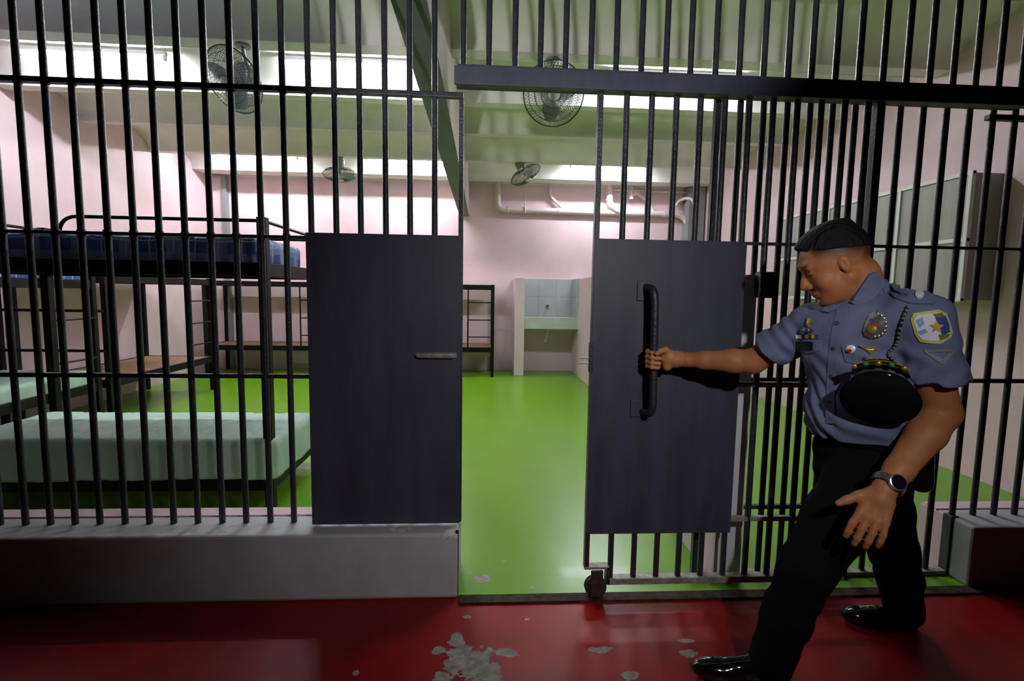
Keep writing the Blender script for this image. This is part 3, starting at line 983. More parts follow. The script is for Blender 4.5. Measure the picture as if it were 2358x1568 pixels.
# skin colour: short shaved hair on the sides, brows and lips come from a vertex colour layer
_nt = SKIN.node_tree
_b = _nt.nodes['Principled BSDF']
_b.inputs['Subsurface Weight'].default_value = 0.08
_b.inputs['Subsurface Radius'].default_value = (0.012, 0.005, 0.003)
_old = _b.inputs['Base Color'].links[0].from_socket
_at = _n(_nt, 'ShaderNodeVertexColor', layer_name='tint')
_mx = _n(_nt, 'ShaderNodeMix', data_type='RGBA', blend_type='MULTIPLY')
_mx.inputs[0].default_value = 1.0
_nt.links.new(_old, _mx.inputs[6])
_nt.links.new(_at.outputs['Color'], _mx.inputs[7])
_nt.links.new(_mx.outputs[2], _b.inputs['Base Color'])
SHIRT = mat('slate_blue_cloth', (0.135, 0.155, 0.275), 0.85, var=0.07, vscale=30, bump=0.12, bscale=300)
TROUS = mat('black_trousers', (0.0035, 0.0035, 0.0045), 0.9, spec=0.15, var=0.2, vscale=20, bump=0.2, bscale=200)
LEATH = mat('black_patent', (0.006, 0.006, 0.007), 0.10, var=0.1, vscale=10, coat=0.6)
HAIR = mat('black_hair', (0.004, 0.0035, 0.0035), 0.6, spec=0.25, var=0.3, vscale=60, bump=0.5, bscale=220)
BLACKC = mat('black_cap_cloth', (0.003, 0.003, 0.004), 0.85, spec=0.12, var=0.2, vscale=40, bump=0.2, bscale=200)
SILV = mat('silver_metal', (0.62, 0.62, 0.60), 0.28, metal=0.9, var=0.2, vscale=60)
GOLD = mat('gold_metal', (0.62, 0.44, 0.10), 0.35, metal=0.7, var=0.25, vscale=60)
BTN = mat('dark_button', (0.05, 0.055, 0.09), 0.4, var=0.1)
WATCHF = mat('watch_glass', (0.006, 0.006, 0.010), 0.08, var=0.1)

officer = thing('person', 'officer in slate blue uniform shirt and black trousers pulling the door handle', 'person', (0, 0, 0))

# ---- body
F = Field((.66, -.98, .0), (1.95, -.10, 1.72), .0042)
# torso and legs under the clothes
F.cone(toward(RS, LS, .12) , toward(RS, LS, .88), .072, .072, .03)
F.ell(CHEST, (.105, .150, .17), TB, .04)
F.ell(BELLY, (.095, .125, .16), TB, .04)
F.ell(PELV, (.095, .125, .11), TB, .04)
F.chain([HL, KL, AL], [.085, .060, .042], .03)
F.chain([HR, KR, AR], [.085, .060, .042], .03)
F.cone(AL + V3(.01, 0, -.04), AL + V3(-.13, .035, -.070), .026, .016, .02)
F.cone(AR + V3(.01, 0, -.04), AR + V3(-.14, .03, -.070), .026, .016, .02)
# neck and head
F.chain([NECK + V3(.005, .0, -.03), hd(-.035, 0, -.075)], [.060, .066], .03)
F.cone(hd(-.055, 0, -.06), NECK + V3(.012, .0, -.03), .045, .050, .03)
F.ell(hd(-.014, 0, .034), (.100, .079, .091), HR3, .02)
F.ell(hd(.036, 0, .004), (.060, .067, .086), HR3, .022)
F.ell(hd(.030, 0, -.058), (.064, .068, .056), HR3, .024)
F.ell(hd(.010, 0, -.088), (.060, .052, .036), HR3, .03)
for s in (-1, 1):
    F.cone(hd(-.005, s * .058, -.048), hd(.066, s * .020, -.092), .024, .020, .02)
    F.ell(hd(.056, s * .044, -.030), (.030, .026, .030), HR3, .015)
    F.ell(hd(-.004, s * .078, -.002), (.017, .010, .030), HR3, .006)
F.ell(hd(.076, 0, -.096), (.022, .026, .018), HR3, .014)
F.cone(hd(.082, -.036, .034), hd(.082, .036, .034), .013, .013, .014)
for s in (-1, 1):
    F.ell(hd(.103, s * .032, .014), (.017, .019, .013), HR3, .010, 'sub')
    F.ell(hd(.078, s * .032, .010), (.014, .016, .013), HR3, .005)
F.chain([hd(.086, 0, .020), hd(.103, 0, -.010), hd(.111, 0, -.026)], [.009, .0105, .0135], .008)
for s in (-1, 1):
    F.ell(hd(.099, s * .014, -.032), (.012, .009, .009), HR3, .006)
F.cone(hd(.090, -.020, -.060), hd(.090, .020, -.060), .0065, .0065, .006)
F.cone(hd(.097, -.012, -.059), hd(.097, .012, -.059), .0060, .0060, .005)
F.cone(hd(.088, -.018, -.073), hd(.088, .018, -.073), .0065, .0065, .005)
F.cone(hd(.094, -.010, -.073), hd(.094, .010, -.073), .0065, .0065, .005)
F.cone(hd(.106, -.024, -.0665), hd(.106, .024, -.0665), .0035, .0035, .003, 'sub')
F.ell(hd(.096, 0, -.084), (.012, .022, .006), HR3, .008, 'sub')
# ears: hollow
for s in (-1, 1):
    F.ell(hd(.002, s * .090, .002), (.008, .008, .016), HR3, .004, 'sub')
# arms
F.chain([RS, RE], [.056, .047], .02)
el = unit(RW - RE)
F.chain([RE, toward(RE, RW, .28), toward(RE, RW, .72), RW], [.045, .047, .036, .0285], .015)
F.chain([LS, LE], [.062, .050], .02)
F.chain([LE, toward(LE, LW, .28), toward(LE, LW, .75), LW], [.048, .051, .038, .030], .015)

# right hand closed round the handle (bar near x .717, y -.145)
hx, hy = .717, -.145
palm = V3(.770, -.163, 1.136)
F.cone(RW, palm, .029, .030, .015)
F.ell(toward(RW, palm, .55), (.030, .020, .036), np.stack([unit(palm - RW), unit(np.cross(V3(0, 0, 1), unit(palm - RW))), V3(0, 0, 1)]), .012)
F.cone(V3(.762, -.167, 1.165), V3(.768, -.165, 1.104), .020, .019, .012)
for i, (z, r, ext) in enumerate(((1.163, .0098, 1.0), (1.142, .0102, 1.06), (1.121, .0098, 1.0), (1.102, .0086, .85))):
    # knuckle behind the bar, finger wraps round the far (left) side, tip returns in front
    P0 = V3(.758, -.150, z)
    P1 = V3(.735, -.118, z + .001)
    P2 = V3(.700, -.118, z)
    P3 = V3(.6895, -.143, z - .001)
    P4 = V3(.700, -.172, z - .002)
    P5 = V3(.700 + .030 * ext, -.181, z - .003)
    F.chain([P0, P1, P2, P3, P4, P5], [r * 1.12, r * 1.08, r * 1.05, r, r * .97, r * .88], .0035)
F.chain([V3(.772, -.172, 1.160), V3(.752, -.184, 1.176), V3(.730, -.190, 1.172), V3(.712, -.190, 1.160)], [.0155, .0125, .0112, .0092], .006)
F.ell(V3(.772, -.178, 1.152), (.020, .014, .020), None, .010)

# left hand hanging, half open in front of the thigh
hdv = unit(LH - LW)
hs = unit(np.cross(hdv, V3(-.62, -.76, .05)))
if hs[0] > 0:
    hs = -hs
hnm = unit(np.cross(hdv, hs))
if hnm[1] > 0:
    hnm = -hnm                                     # back of the hand looks to the camera
k0 = LW + hdv * .092
F.chain([LW, LW + hdv * .03], [.031, .032], .012)
F.cone(LW + hdv * .035 + hs * .022, k0 + hs * .029, .021, .0155, .012)
F.cone(LW + hdv * .035, k0, .023, .0165, .012)
F.cone(LW + hdv * .035 - hs * .019, k0 - hs * .030, .020, .0150, .012)
for off, ln, r, spread in ((.031, .082, .0104, .007), (.010, .092, .0108, .002), (-.012, .086, .0104, -.002), (-.032, .068, .0093, -.007)):
    a = k0 + hs * off + hdv * .002 + hnm * .003
    b = a + hdv * ln * .46 + hs * spread - hnm * .004
    c_ = b + unit(hdv * .92 - hnm * .30) * ln * .32
    d_ = c_ + unit(hdv * .78 - hnm * .60) * ln * .24
    F.chain([a, b, c_, d_], [r * 1.12, r, r * .95, r * .84], .003)
ta = LW + hdv * .024 + hs * .024
tb = ta + hdv * .026 + hs * .026
tcc = tb + hdv * .026 + hs * .022 + hnm * .004
td = tcc + hdv * .020 + hs * .016 + hnm * .003
F.chain([ta, tb, tcc, td], [.0185, .0148, .0122, .0098], .008)
me, vv = F.mesh('body', SKIN)
del F
body = link('body', me, officer)
q = (vv - HO) @ HR3.T
f_, l_, u_ = q[:, 0], q[:, 1], q[:, 2]
tint = np.ones((len(vv), 4), np.float32)
def blendc(mask, col):
    mask = np.clip(mask, 0, 1)[:, None]
    tint[:, :3] = tint[:, :3] * (1 - mask) + np.array(col) * mask
headm = (np.abs(f_) < .2) & (np.abs(l_) < .12) & (np.abs(u_) < .16)
# shaved sides: from the ear upwards to the long hair
sm = lambda x, a, b: np.clip((x - a) / (b - a), 0, 1)
side = headm * sm(u_ - .42 * (f_ + .02), .004, .042) * (1 - sm(f_, .052, .068)) * ((np.abs(l_) < .0835) | (u_ > .035))
back = headm * sm(-f_, .045, .080) * sm(u_, -.055, .0)
blendc(np.maximum(side, back) * .95, (.11, .13, .16))
brow = headm * (1 - sm(np.abs(u_ - .037 - .003 * (np.abs(l_) > .03)), .003, .006)) * sm(np.abs(l_), .010, .014) * (1 - sm(np.abs(l_), .046, .052)) * sm(f_, .06, .07)
blendc(brow * .85, (.12, .10, .09))
lip = headm * (1 - sm(np.abs(u_ + .066), .009, .012)) * (1 - sm(np.abs(l_), .018, .024)) * sm(f_, .085, .090)
blendc(lip * .7, (.85, .60, .60))
lash = headm * (1 - sm(np.abs(u_ - .006), .0015, .0035)) * sm(f_, .074, .080) * (1 - sm(np.abs(np.abs(l_) - .032), .013, .017))
blendc(lash * .9, (.10, .08, .07))
inner = ((vv - RW) @ unit(RH - RW) > .01) & (vv[:, 0] < .85)
blendc(inner * .5, (1.35, 1.55, 1.6))
ca = me.color_attributes.new('tint', 'FLOAT_COLOR', 'POINT')
ca.data.foreach_set('color', tint.ravel())

# ---- hair
F = Field(HO - .17, HO + .17, .0028)
F.ell(hd(-.014, 0, .035), (.1045, .0825, .096), HR3, 0)
F.ell(hd(.020, -.006, .094), (.066, .056, .032), HR3, .02)
F.ell(hd(-.02, -.004, .102), (.078, .060, .034), HR3, .02)
# hairline: high on the brow, dropping behind the temples to the nape
F.cut(hd(.062, 0, .070), unit(HF * .86 - HU * .50), .006)
F.cut(hd(-.02, 0, .046), unit(-HU + HF * .42), .005)
part_pts = [hd(.070, .045, .062), hd(.058, .045, .072), hd(.040, .045, .094), hd(.010, .044, .110), hd(-.03, .042, .113)]
for i in range(4):
    F.cone(part_pts[i], part_pts[i + 1], .0095 - .0010 * i, .0085 - .0010 * i, .002, 'sub')
    F.cone(part_pts[i] + HU * .008 + HLf * .006, part_pts[i + 1] + HU * .010 + HLf * .006, .0085 - .0008 * i, .0077 - .0008 * i, .002, 'sub')
def strands(P):
    qq = (P - HO) @ HR3.T
    return (0.0008 * np.sin(qq[..., 1] * 420 + qq[..., 0] * 60) + 0.0006 * np.sin(qq[..., 1] * 900 + qq[..., 2] * 220)).astype(np.float32)
F.ripple(strands, HO - .16, HO + .16)
me, _ = F.mesh('hair', HAIR)
hair = link('hair', me, officer)
hair['label'] = 'short black hair with shaved sides and a side parting'

# ---- shirt
LSE = toward(LS, LE, .64)          # left sleeve end
RSE = toward(RS, RE, .66)
SLO, SHI = (.96, -.92, .84), (1.62, -.30, 1.50)
ul, ur = unit(LE - LS), unit(RE - RS)
G1 = Field(SLO, SHI, .0045)
G1.chain([LS + V3(.010, 0, .0), LSE, LSE + ul * .08], [.087, .080, .081], .03)
G1.cut(LSE, unit(ul + V3(-.25, 0, 0)), .004)
G2 = Field(SLO, SHI, .0045)
G2.chain([RS, RSE, RSE + ur * .06], [.078, .068, .067], .03)
G2.cut(RSE, unit(ur + V3(.25, 0, .1)), .004)
F = Field(SLO, SHI, .0045)
F.cone(toward(RS, LS, .10), toward(RS, LS, .88), .080, .082, .04)
F.cone(NECK + V3(.024, 0.004, -.032), toward(RS, LS, .5), .083, .095, .04)
F.ell(CHEST, (.132, .172, .175), TB, .05)
F.ell(BELLY + V3(.005, 0, .0), (.142, .165, .17), TB, .05)
F.ell(PELV + V3(-.012, -.003, .065), (.132, .160, .10), TB, .04)
def soft_min(A, B, k):
    hh = np.clip(0.5 + 0.5 * (A - B) / k, 0, 1)
    return A * (1 - hh) + B * hh - k * hh * (1 - hh)
F.a = soft_min(soft_min(F.a, G1.a, .012), G2.a, .012)
del G1, G2
F.ell(NECK + V3(-.02, -.005, .035), (.066, .066, .06), None, .01, 'sub')
F.cut(PELV + V3(0, 0, .085), (0, 0, -1), .003)
def wrinkles(P):
    x = (P - CHEST) @ TB.T
    low = np.clip((.02 - x[..., 2]) / .18, 0, 1)
    w_ = np.sin(x[..., 2] * 70 + 9 * np.sin(x[..., 1] * 14 + x[..., 0] * 9)) * .0045 * low
    w_ += np.sin(x[..., 1] * 60 + x[..., 2] * 22 + 3 * np.sin(x[..., 2] * 25)) * .0022
    r_ = (P - RS) @ ur
    dR = np.sqrt(((P - RS - r_[..., None] * ur) ** 2).sum(-1))
    w_ += np.sin(r_ * 150 + dR * 40) * .004 * np.clip(1 - np.abs(r_ - .07) / .09, 0, 1) * (dR < .11)
    l2 = (P - LS) @ ul
    dL = np.sqrt(((P - LS - l2[..., None] * ul) ** 2).sum(-1))
    w_ += np.sin(l2 * 60 + P[..., 0] * 50) * .0022 * np.clip(1 - np.abs(l2 - .16) / .12, 0, 1) * (dL < .11)
    return w_.astype(np.float32)
F.ripple(wrinkles, F.lo, F.lo + F.h * F.n)
me, sv = F.mesh('shirt', SHIRT)
shirt = link('shirt', me, officer)
shirt['label'] = 'short sleeved slate blue uniform shirt'
# collar
F = Field(NECK - .17, NECK + .17, .003)
na = unit(V3(-.35, -.12, .93))
for i in range(26):
    a = 2 * math.pi * i / 26
    e1 = unit(np.cross(na, NB)); e2 = unit(np.cross(e1, na))
    p_ = NECK + V3(-.004, 0, -.008) + e1 * math.cos(a) * .074 + e2 * math.sin(a) * .074
    up_ = .046 if True else 0
    q_ = p_ + na * up_ - (e1 * math.cos(a) + e2 * math.sin(a)) * .010
    F.cone(p_ - na * .012, q_, .0068, .0055, .008)
me, _ = F.mesh('collar', SHIRT)
collar = link('collar', me, shirt)

# ---- trousers, belt, holster
F = Field((.93, -.80, .05), (1.93, -.18, .92), .006)
F.ell(PELV + V3(0, 0, .03), (.130, .160, .12), TB, .03)
F.ell(PELV + V3(.02, .02, -.05), (.130, .160, .10), TB, .03)
F.chain([HL, toward(HL, KL, .5), KL, toward(KL, AL, .5), AL + V3(.006, 0, -.02)], [.112, .102, .085, .078, .074], .03)
F.chain([HR, toward(HR, KR, .5), KR, toward(KR, AR, .5), AR + V3(.0, 0, -.02)], [.112, .100, .084, .077, .073], .03)
F.cut(PELV + V3(0, 0, .090), (0, 0, 1), .003)
F.cut(AL + V3(0, 0, -.062), (0, 0, -1), .003)
def tw(P):
    return (np.sin(P[..., 2] * 55 + 4 * np.sin(P[..., 0] * 18)) * .003 * np.clip(1 - np.abs(P[..., 2] - .3) / .25, 0, 1)).astype(np.float32)
F.ripple(tw, F.lo, F.lo + F.h * F.n)
me, _ = F.mesh('trousers', TROUS)
link('trousers', me, officer)['label'] = 'black uniform trousers'
F = Field(PELV - .24, PELV + .24, .005)
F.ell(PELV + V3(-.004, 0, .055), (.146, .178, .20), TB, .01)
F.cut(PELV + V3(0, 0, .106), (0.05, 0, 1), .003)
F.cut(PELV + V3(0, 0, .062), (-0.05, 0, -1), .003)
me, _ = F.mesh('belt', BLACKC)
belt = link('belt', me, officer)
hs_ = MB()
hc = V3(1.535, -.555, .90)
F = Field(hc - .24, hc + .24, .006)
F.cone(hc + V3(.0, 0, .05), hc + V3(.03, 0, -.15), .048, .036, .01)
F.cone(hc + V3(.06, .0, .13), hc + V3(.0, 0, .03), .030, .036, .01)
F.cone(hc + V3(.0, 0, .02), PELV + SB * .06 - NB * .10 + V3(0, 0, .06), .03, .03, .01)
me, _ = F.mesh('holster', LEATH)
link('holster', me, officer)['label'] = 'black holster on the belt'

# ---- shoes
def shoe(heel, toe):
    heel, toe = np.array(heel, np.float32), np.array(toe, np.float32)
    d = unit(toe - heel)
    L = np.linalg.norm(toe - heel)
    s_ = unit(np.cross(V3(0, 0, 1), d))
    R_ = np.stack([d, s_, V3(0, 0, 1)])
    F = Field(np.minimum(heel, toe) - V3(.12, .12, .02), np.maximum(heel, toe) + V3(.12, .12, .16), .004)
    F.ell(toward(heel, toe, .74) + V3(0, 0, .030), (.105, .048, .042), R_, .02)
    F.ell(toward(heel, toe, .24) + V3(0, 0, .040), (.080, .040, .050), R_, .02)
    F.cone(toward(heel, toe, .30) + V3(0, 0, .05), toward(heel, toe, .20) + V3(0, 0, .105), .044, .042, .02)
    F.cone(toward(heel, toe, .30) + V3(0, 0, .065), toward(heel, toe, .60) + V3(0, 0, .045), .034, .034, .02)
    F.cut(heel + V3(0, 0, .006), (0, 0, -1), .002)
    me, _ = F.mesh('shoe', LEATH)
    o = link('shoe', me, officer)
    b = MB()
    pts = []
    for i in range(28):
        a = 2 * math.pi * i / 28
        x = .5 + .5 * math.cos(a)
        wd = (.034 + .014 * math.sin(math.pi * min(1, max(0, (x - .3) / .7)))) * math.sin(a)
        p = heel + d * (L * (x * 1.02 - .01)) + s_ * wd
        pts.append((p[0], p[1]))
    n = len(pts)
    b.v += [(x, y, -.004) for x, y in pts] + [(x, y, .013) for x, y in pts]
    for i in range(n):
        j = (i + 1) % n
        b.f.append((i, j, n + j, n + i))
    b.f.append(tuple(reversed(range(n))))
    b.f.append(tuple(range(n, 2 * n)))
    b.build('sole', TROUS, o)
shoe((1.085, -.572, 0), (.815, -.512, 0))
shoe((1.86, -.29, 0), (1.605, -.235, 0))

# ---- wrist watch
wn = unit(LW - LE)
wc = LW - wn * .022
w1 = unit(np.cross(wn, hnm)); w2 = unit(np.cross(w1, wn))
wt = MB()
link_m = MB()
ring = [tuple(wc + (w1 * math.cos(2 * math.pi * k / 28) + w2 * math.sin(2 * math.pi * k / 28)) * .0385) for k in range(28)]
for k in range(28):
    p = Vector(ring[k]); pn = Vector(ring[(k + 1) % 28])
    link_m.tube([p.lerp(pn, .06), p.lerp(pn, .94)], .0048, 6)
    link_m.tube([p.lerp(pn, .06) + Vector(wn) * .008, p.lerp(pn, .94) + Vector(wn) * .008], .0048, 6)
    link_m.tube([p.lerp(pn, .06) - Vector(wn) * .008, p.lerp(pn, .94) - Vector(wn) * .008], .0048, 6)
watch = link_m.build('wrist_watch', SILV, officer, smooth=True)
watch['label'] = 'steel bracelet watch with black dial'
face = unit(hnm * .85 + hs * -.25)
face = unit(face - wn * (face @ wn))
MB().lathe([(.021, .034), (.024, .036), (.024, .046), (.021, .048)], wc, face, 28).build('case', SILV, watch, smooth=True)
MB().lathe([(.020, .044), (.020, .049)], wc, face, 28).build('dial', WATCHF, watch, smooth=True)
# ------------------------------------------------------------------ badges and trimmings sewn or pinned to the shirt
def bvh_of(objs):
    vs, fs = [], []
    for o in objs:
        n = len(vs)
        vs += [v.co.copy() for v in o.data.vertices]
        fs += [tuple(i + n for i in p.vertices) for p in o.data.polygons]
    return BVHTree.FromPolygons(vs, fs)
SH = bvh_of([shirt])
SHB = bvh_of([shirt, collar, body])
def aim(px, py):
    v = r2 * ((px - 1179) / FPX) + d2 * ((py - 784) / FPX) + fw
    return v.normalized()
def hit(px, py, tree=SH):
    loc, nr, _, _ = tree.ray_cast(CAM, aim(px, py))
    if loc is None:
        return None, None
    if nr.dot(aim(px, py)) > 0:
        nr = -nr
    return loc, nr
def patch(name, outline, m, lift, parent, tree=SH, rings=5, per=4, label=None, dome=0.0, relax=0):
    """a thin piece that follows the cloth: outline points are looked up on the shirt surface"""
    O = []
    n0 = len(outline)
    for i in range(n0):
        a, b = outline[i], outline[(i + 1) % n0]
        for k in range(per):
            t = k / per
            O.append((a[0] * (1 - t) + b[0] * t, a[1] * (1 - t) + b[1] * t))
    cx = sum(p[0] for p in O) / len(O)
    cy = sum(p[1] for p in O) / len(O)
    n = len(O)
    cl, cn = hit(cx, cy, tree)
    if cl is None:
        print('patch missed', name)
        return None
    pts, nrm, fac = [], [], []
    for rI in range(rings):
        s_ = 1 - rI / rings
        for (x, y) in O:
            l, nn = hit(cx + (x - cx) * s_, cy + (y - cy) * s_, tree)
            if l is None or (l - cl).length > .14:
                dv = aim(cx + (x - cx) * s_, cy + (y - cy) * s_)
                t_ = (cl - CAM).dot(cn) / dv.dot(cn)
                l, nn = CAM + dv * t_, cn
            pts.append(l); nrm.append((nn + cn * (3 if relax else 1)).normalized()); fac.append(rI / rings)
    pts.append(cl); nrm.append(cn); fac.append(1.0)
    for _ in range(relax):
        new = []
        for rI in range(rings):
            for k in range(n):
                i = rI * n + k
                acc = pts[rI * n + (k - 1) % n] + pts[rI * n + (k + 1) % n] + pts[i] * 2
                w_ = 4
                if rI > 0:
                    acc = acc + pts[i - n]; w_ += 1
                acc = acc + (pts[i + n] if rI < rings - 1 else cl); w_ += 1
                # move only along the surface normal so the outline keeps its shape
                new.append(pts[i] + nrm[i] * ((acc / w_ - pts[i]).dot(nrm[i])))
        pts[:rings * n] = new
    b = MB()
    b.v = [tuple(p + q * (lift + dome * math.sin(f * math.pi / 2))) for p, q, f in zip(pts, nrm, fac)]
    for rI in range(rings - 1):
        for k in range(n):
            l = (k + 1) % n
            b.f.append((rI * n + k, rI * n + l, (rI + 1) * n + l, (rI + 1) * n + k))
    for k in range(n):
        b.f.append(((rings - 1) * n + k, (rings - 1) * n + (k + 1) % n, rings * n))
    o_ = len(b.v)
    b.v += [tuple(p - q * .001) for p, q in zip(pts[:n], nrm[:n])]
    for k in range(n):
        l = (k + 1) % n
        b.f.append((o_ + k, o_ + l, l, k))
    ob = b.build(name, m, parent, smooth=True)
    if label:
        ob['label'] = label
    return ob
def disc(cx, cy, rx, ry=None, n=14, rot=0.0):
    ry = ry or rx
    return [(cx + rx * math.cos(2 * math.pi * k / n) * math.cos(rot) - ry * math.sin(2 * math.pi * k / n) * math.sin(rot),
             cy + rx * math.cos(2 * math.pi * k / n) * math.sin(rot) + ry * math.sin(2 * math.pi * k / n) * math.cos(rot)) for k in range(n)]
YEL = mat('yellow_thread', (0.52, 0.55, 0.12), 0.7, var=0.2, vscale=120)
WHT = mat('white_thread', (0.66, 0.68, 0.74), 0.7, var=0.08, vscale=90)
BLU = mat('blue_thread', (0.035, 0.06, 0.26), 0.7, var=0.15, vscale=90)
LBL = mat('pale_blue_thread', (0.24, 0.33, 0.62), 0.7, var=0.15, vscale=90)
ORG = mat('golden_thread', (0.55, 0.36, 0.07), 0.6, var=0.3, vscale=120)
OLV = mat('olive_thread', (0.16, 0.15, 0.035), 0.7, var=0.2, vscale=90)
REDE = mat('red_enamel', (0.45, 0.03, 0.02), 0.3, var=0.1)
WHE = mat('white_enamel', (0.72, 0.70, 0.64), 0.3, var=0.05)
BLKP = mat('black_plate', (0.006, 0.006, 0.008), 0.3, var=0.1)
GRN = mat('green_stone', (0.02, 0.22, 0.08), 0.3, var=0.2)
THR = mat('grey_thread', (0.22, 0.20, 0.26), 0.8, var=0.1)

# collar leaves
patch('collar_leaf', [(2000, 630), (2012, 626), (2026, 640), (2032, 654), (2014, 680), (1988, 709), (1953, 695), (1974, 668)], SHIRT, .011, shirt, SHB, relax=14)
patch('collar_leaf', [(1893, 706), (1926, 702), (1928, 714), (1910, 722), (1897, 718)], SHIRT, .008, shirt, SHB, relax=8)
# placket, pockets, shoulder strap
def strip(name, path, hw, m, lift, parent, steps=10):
    """a narrow band of cloth laid along a line on the shirt"""
    L, Rr = [], []
    for i in range(len(path) - 1):
        for k in range(steps):
            t = k / steps
            x = path[i][0] * (1 - t) + path[i + 1][0] * t
            y = path[i][1] * (1 - t) + path[i + 1][1] * t
            l1, n1 = hit(x - hw, y)
            l2, n2 = hit(x + hw, y)
            if l1 is not None and l2 is not None:
                nn = (n1 + n2).normalized()
                L.append((l1 - nn * .002, l1 + nn * lift))
                Rr.append((l2 - nn * .002, l2 + nn * lift))
    b = MB()
    for (a0, a1), (b0, b1) in zip(L, Rr):
        b.v += [tuple(a0), tuple(a1), tuple(b1), tuple(b0)]
    for i in range(len(L) - 1):
        o = i * 4
        for j in range(3):
            b.f.append((o + j, o + j + 1, o + 5 + j, o + 4 + j))
    return b.build(name, m, parent, smooth=True)
strip('placket', [(1938, 714), (1926, 760), (1918, 820), (1914, 880), (1912, 985)], 10, SHIRT, .0028, shirt)
patch('pocket_flap', [(1938, 797), (1990, 804), (2052, 810), (2048, 836), (1998, 846), (1946, 832)], SHIRT, .0032, shirt)
patch('pocket_flap', [(1826, 780), (1892, 782), (1890, 806), (1860, 816), (1830, 804)], SHIRT, .003, shirt)
patch('shoulder_strap', [(2044, 674), (2050, 664), (2090, 666), (2138, 676), (2160, 692), (2150, 703), (2094, 700), (2060, 687)], SHIRT, .005, shirt, label='shoulder strap', relax=6)
patch('strap_disc', disc(2117, 682, 10, 9), WHE, .009, shirt, per=1, dome=.003, label='round white button on the shoulder strap')
for (x, y) in ((1928, 744), (1919, 802), (1914, 866), (1912, 924), (2056, 673), (1990, 826)):
    patch('button', disc(x, y, 5), BTN, .0045, shirt, per=1, rings=2)
# breast badge
bd = patch('breast_badge', [(2015, 718), (2028, 722), (2040, 734), (2042, 750), (2034, 764), (2022, 772), (2006, 780), (1992, 774), (1987, 762), (1994, 742), (2002, 726)], SILV, .006, shirt, per=2, dome=.005, label='silver and gold breast badge')
patch('badge_centre', disc(2010, 758, 11, 9), GOLD, .0125, bd, per=1, dome=.002)
patch('badge_band', [(2004, 746), (2020, 745), (2021, 750), (2004, 751)], REDE, .0125, bd, per=2, rings=2)
patch('badge_eye', disc(2012, 740, 6, 4), BLU, .0125, bd, per=1, rings=2)
for k in range(9):
    a = -1.3 + k * .36
    patch('badge_ray', disc(2015 + 26 * math.cos(a), 748 + 27 * math.sin(a), 4.2), SILV, .007, bd, per=1, rings=2, dome=.003)
# pins
pn = patch('flag_pin', disc(1960, 803, 11, 9), WHE, .006, shirt, per=1, dome=.003, label='round white and red pin')
patch('pin_field', disc(1957, 807, 6, 4), REDE, .009, pn, per=1, rings=2)
wg = patch('wing_pin', [(1976, 796), (1992, 799), (2004, 801), (2026, 803), (2014, 811), (2004, 817), (1996, 810), (1984, 802)], GOLD, .006, shirt, per=2, dome=.004, label='gold wings pin')
# ribbons and name plate on his right chest
rb = patch('name_plate', [(1836, 785), (1874, 787), (1873, 806), (1835, 803)], BLKP, .005, shirt, per=3, rings=3, label='black name plate')
x0 = 1834
for wdt, m_ in ((16, WHE), (7, BLKP), (8, GOLD), (6, BLKP), (7, ORG), (8, BLU)):
    patch('ribbon', [(x0, 771), (x0 + wdt, 771.6), (x0 + wdt, 780), (x0, 779.4)], m_, .006, shirt, per=2, rings=2)
    x0 += wdt
patch('crest_pin', disc(1852, 762, 7), CHROME, .005, shirt, per=1, rings=2, dome=.003)
patch('crest_pin', disc(1866, 762, 6), CHROME, .005, shirt, per=1, rings=2, dome=.003)
patch('crest_pin', [(1862, 734), (1868, 733), (1869, 744), (1864, 753), (1858, 750)], GOLD, .006, shirt, per=2, rings=2, dome=.003)
# sleeve patch and chevron
sp0 = [(2097, 735), (2104, 721), (2132, 717), (2161, 713), (2178, 721), (2186, 743), (2192, 763), (2189, 776), (2166, 791), (2140, 790), (2118, 787), (2106, 768)]
scx, scy = 2145, 752
pt_ = patch('sleeve_patch', sp0, YEL, .0035, shirt, per=2, label='shield shaped sleeve patch with yellow border')
inn = [(scx + (x - scx) * .86, scy + (y - scy) * .84) for x, y in sp0]
patch('patch_field', inn, WHT, .0048, pt_, per=2)
patch('patch_sea', [(2150, 728), (2174, 727), (2182, 748), (2184, 764), (2168, 772), (2158, 756)], BLU, .0058, pt_, per=3, rings=3)
patch('patch_corner', [(2158, 770), (2184, 768), (2180, 776), (2162, 784)], OLV, .0058, pt_, per=3, rings=3)
patch('patch_corner', [(2146, 723), (2166, 721), (2172, 729), (2152, 732)], OLV, .0062, pt_, per=3, rings=3)
patch('patch_cloud', [(2110, 738), (2124, 730), (2128, 745), (2118, 754)], LBL, .0056, pt_, per=3, rings=3)
patch('patch_cloud', [(2114, 762), (2130, 756), (2136, 764), (2120, 770)], LBL, .0056, pt_, per=3, rings=3)
star = []
for k in range(10):
    a = -math.pi / 2 + k * math.pi / 5
    r_ = 15 if k % 2 == 0 else 7
    star.append((2154 + r_ * math.cos(a) * 1.1, 752 + r_ * math.sin(a)))
patch('patch_star', star, ORG, .0068, pt_, per=2, rings=3)
ch = None
for a, b in (((2128, 808), (2170, 837)), ((2170, 837), (2197, 806)), ((2128, 808), (2197, 806)), ((2141, 813), (2169, 830)), ((2169, 830), (2186, 812))):
    dx, dy = b[0] - a[0], b[1] - a[1]
    L_ = math.hypot(dx, dy)
    nx_, ny_ = -dy / L_ * 2.4, dx / L_ * 2.4
    patch('chevron_stripe', [(a[0] + nx_, a[1] + ny_), (b[0] + nx_, b[1] + ny_), (b[0] - nx_, b[1] - ny_), (a[0] - nx_, a[1] - ny_)], THR, .003, shirt, per=4, rings=2)
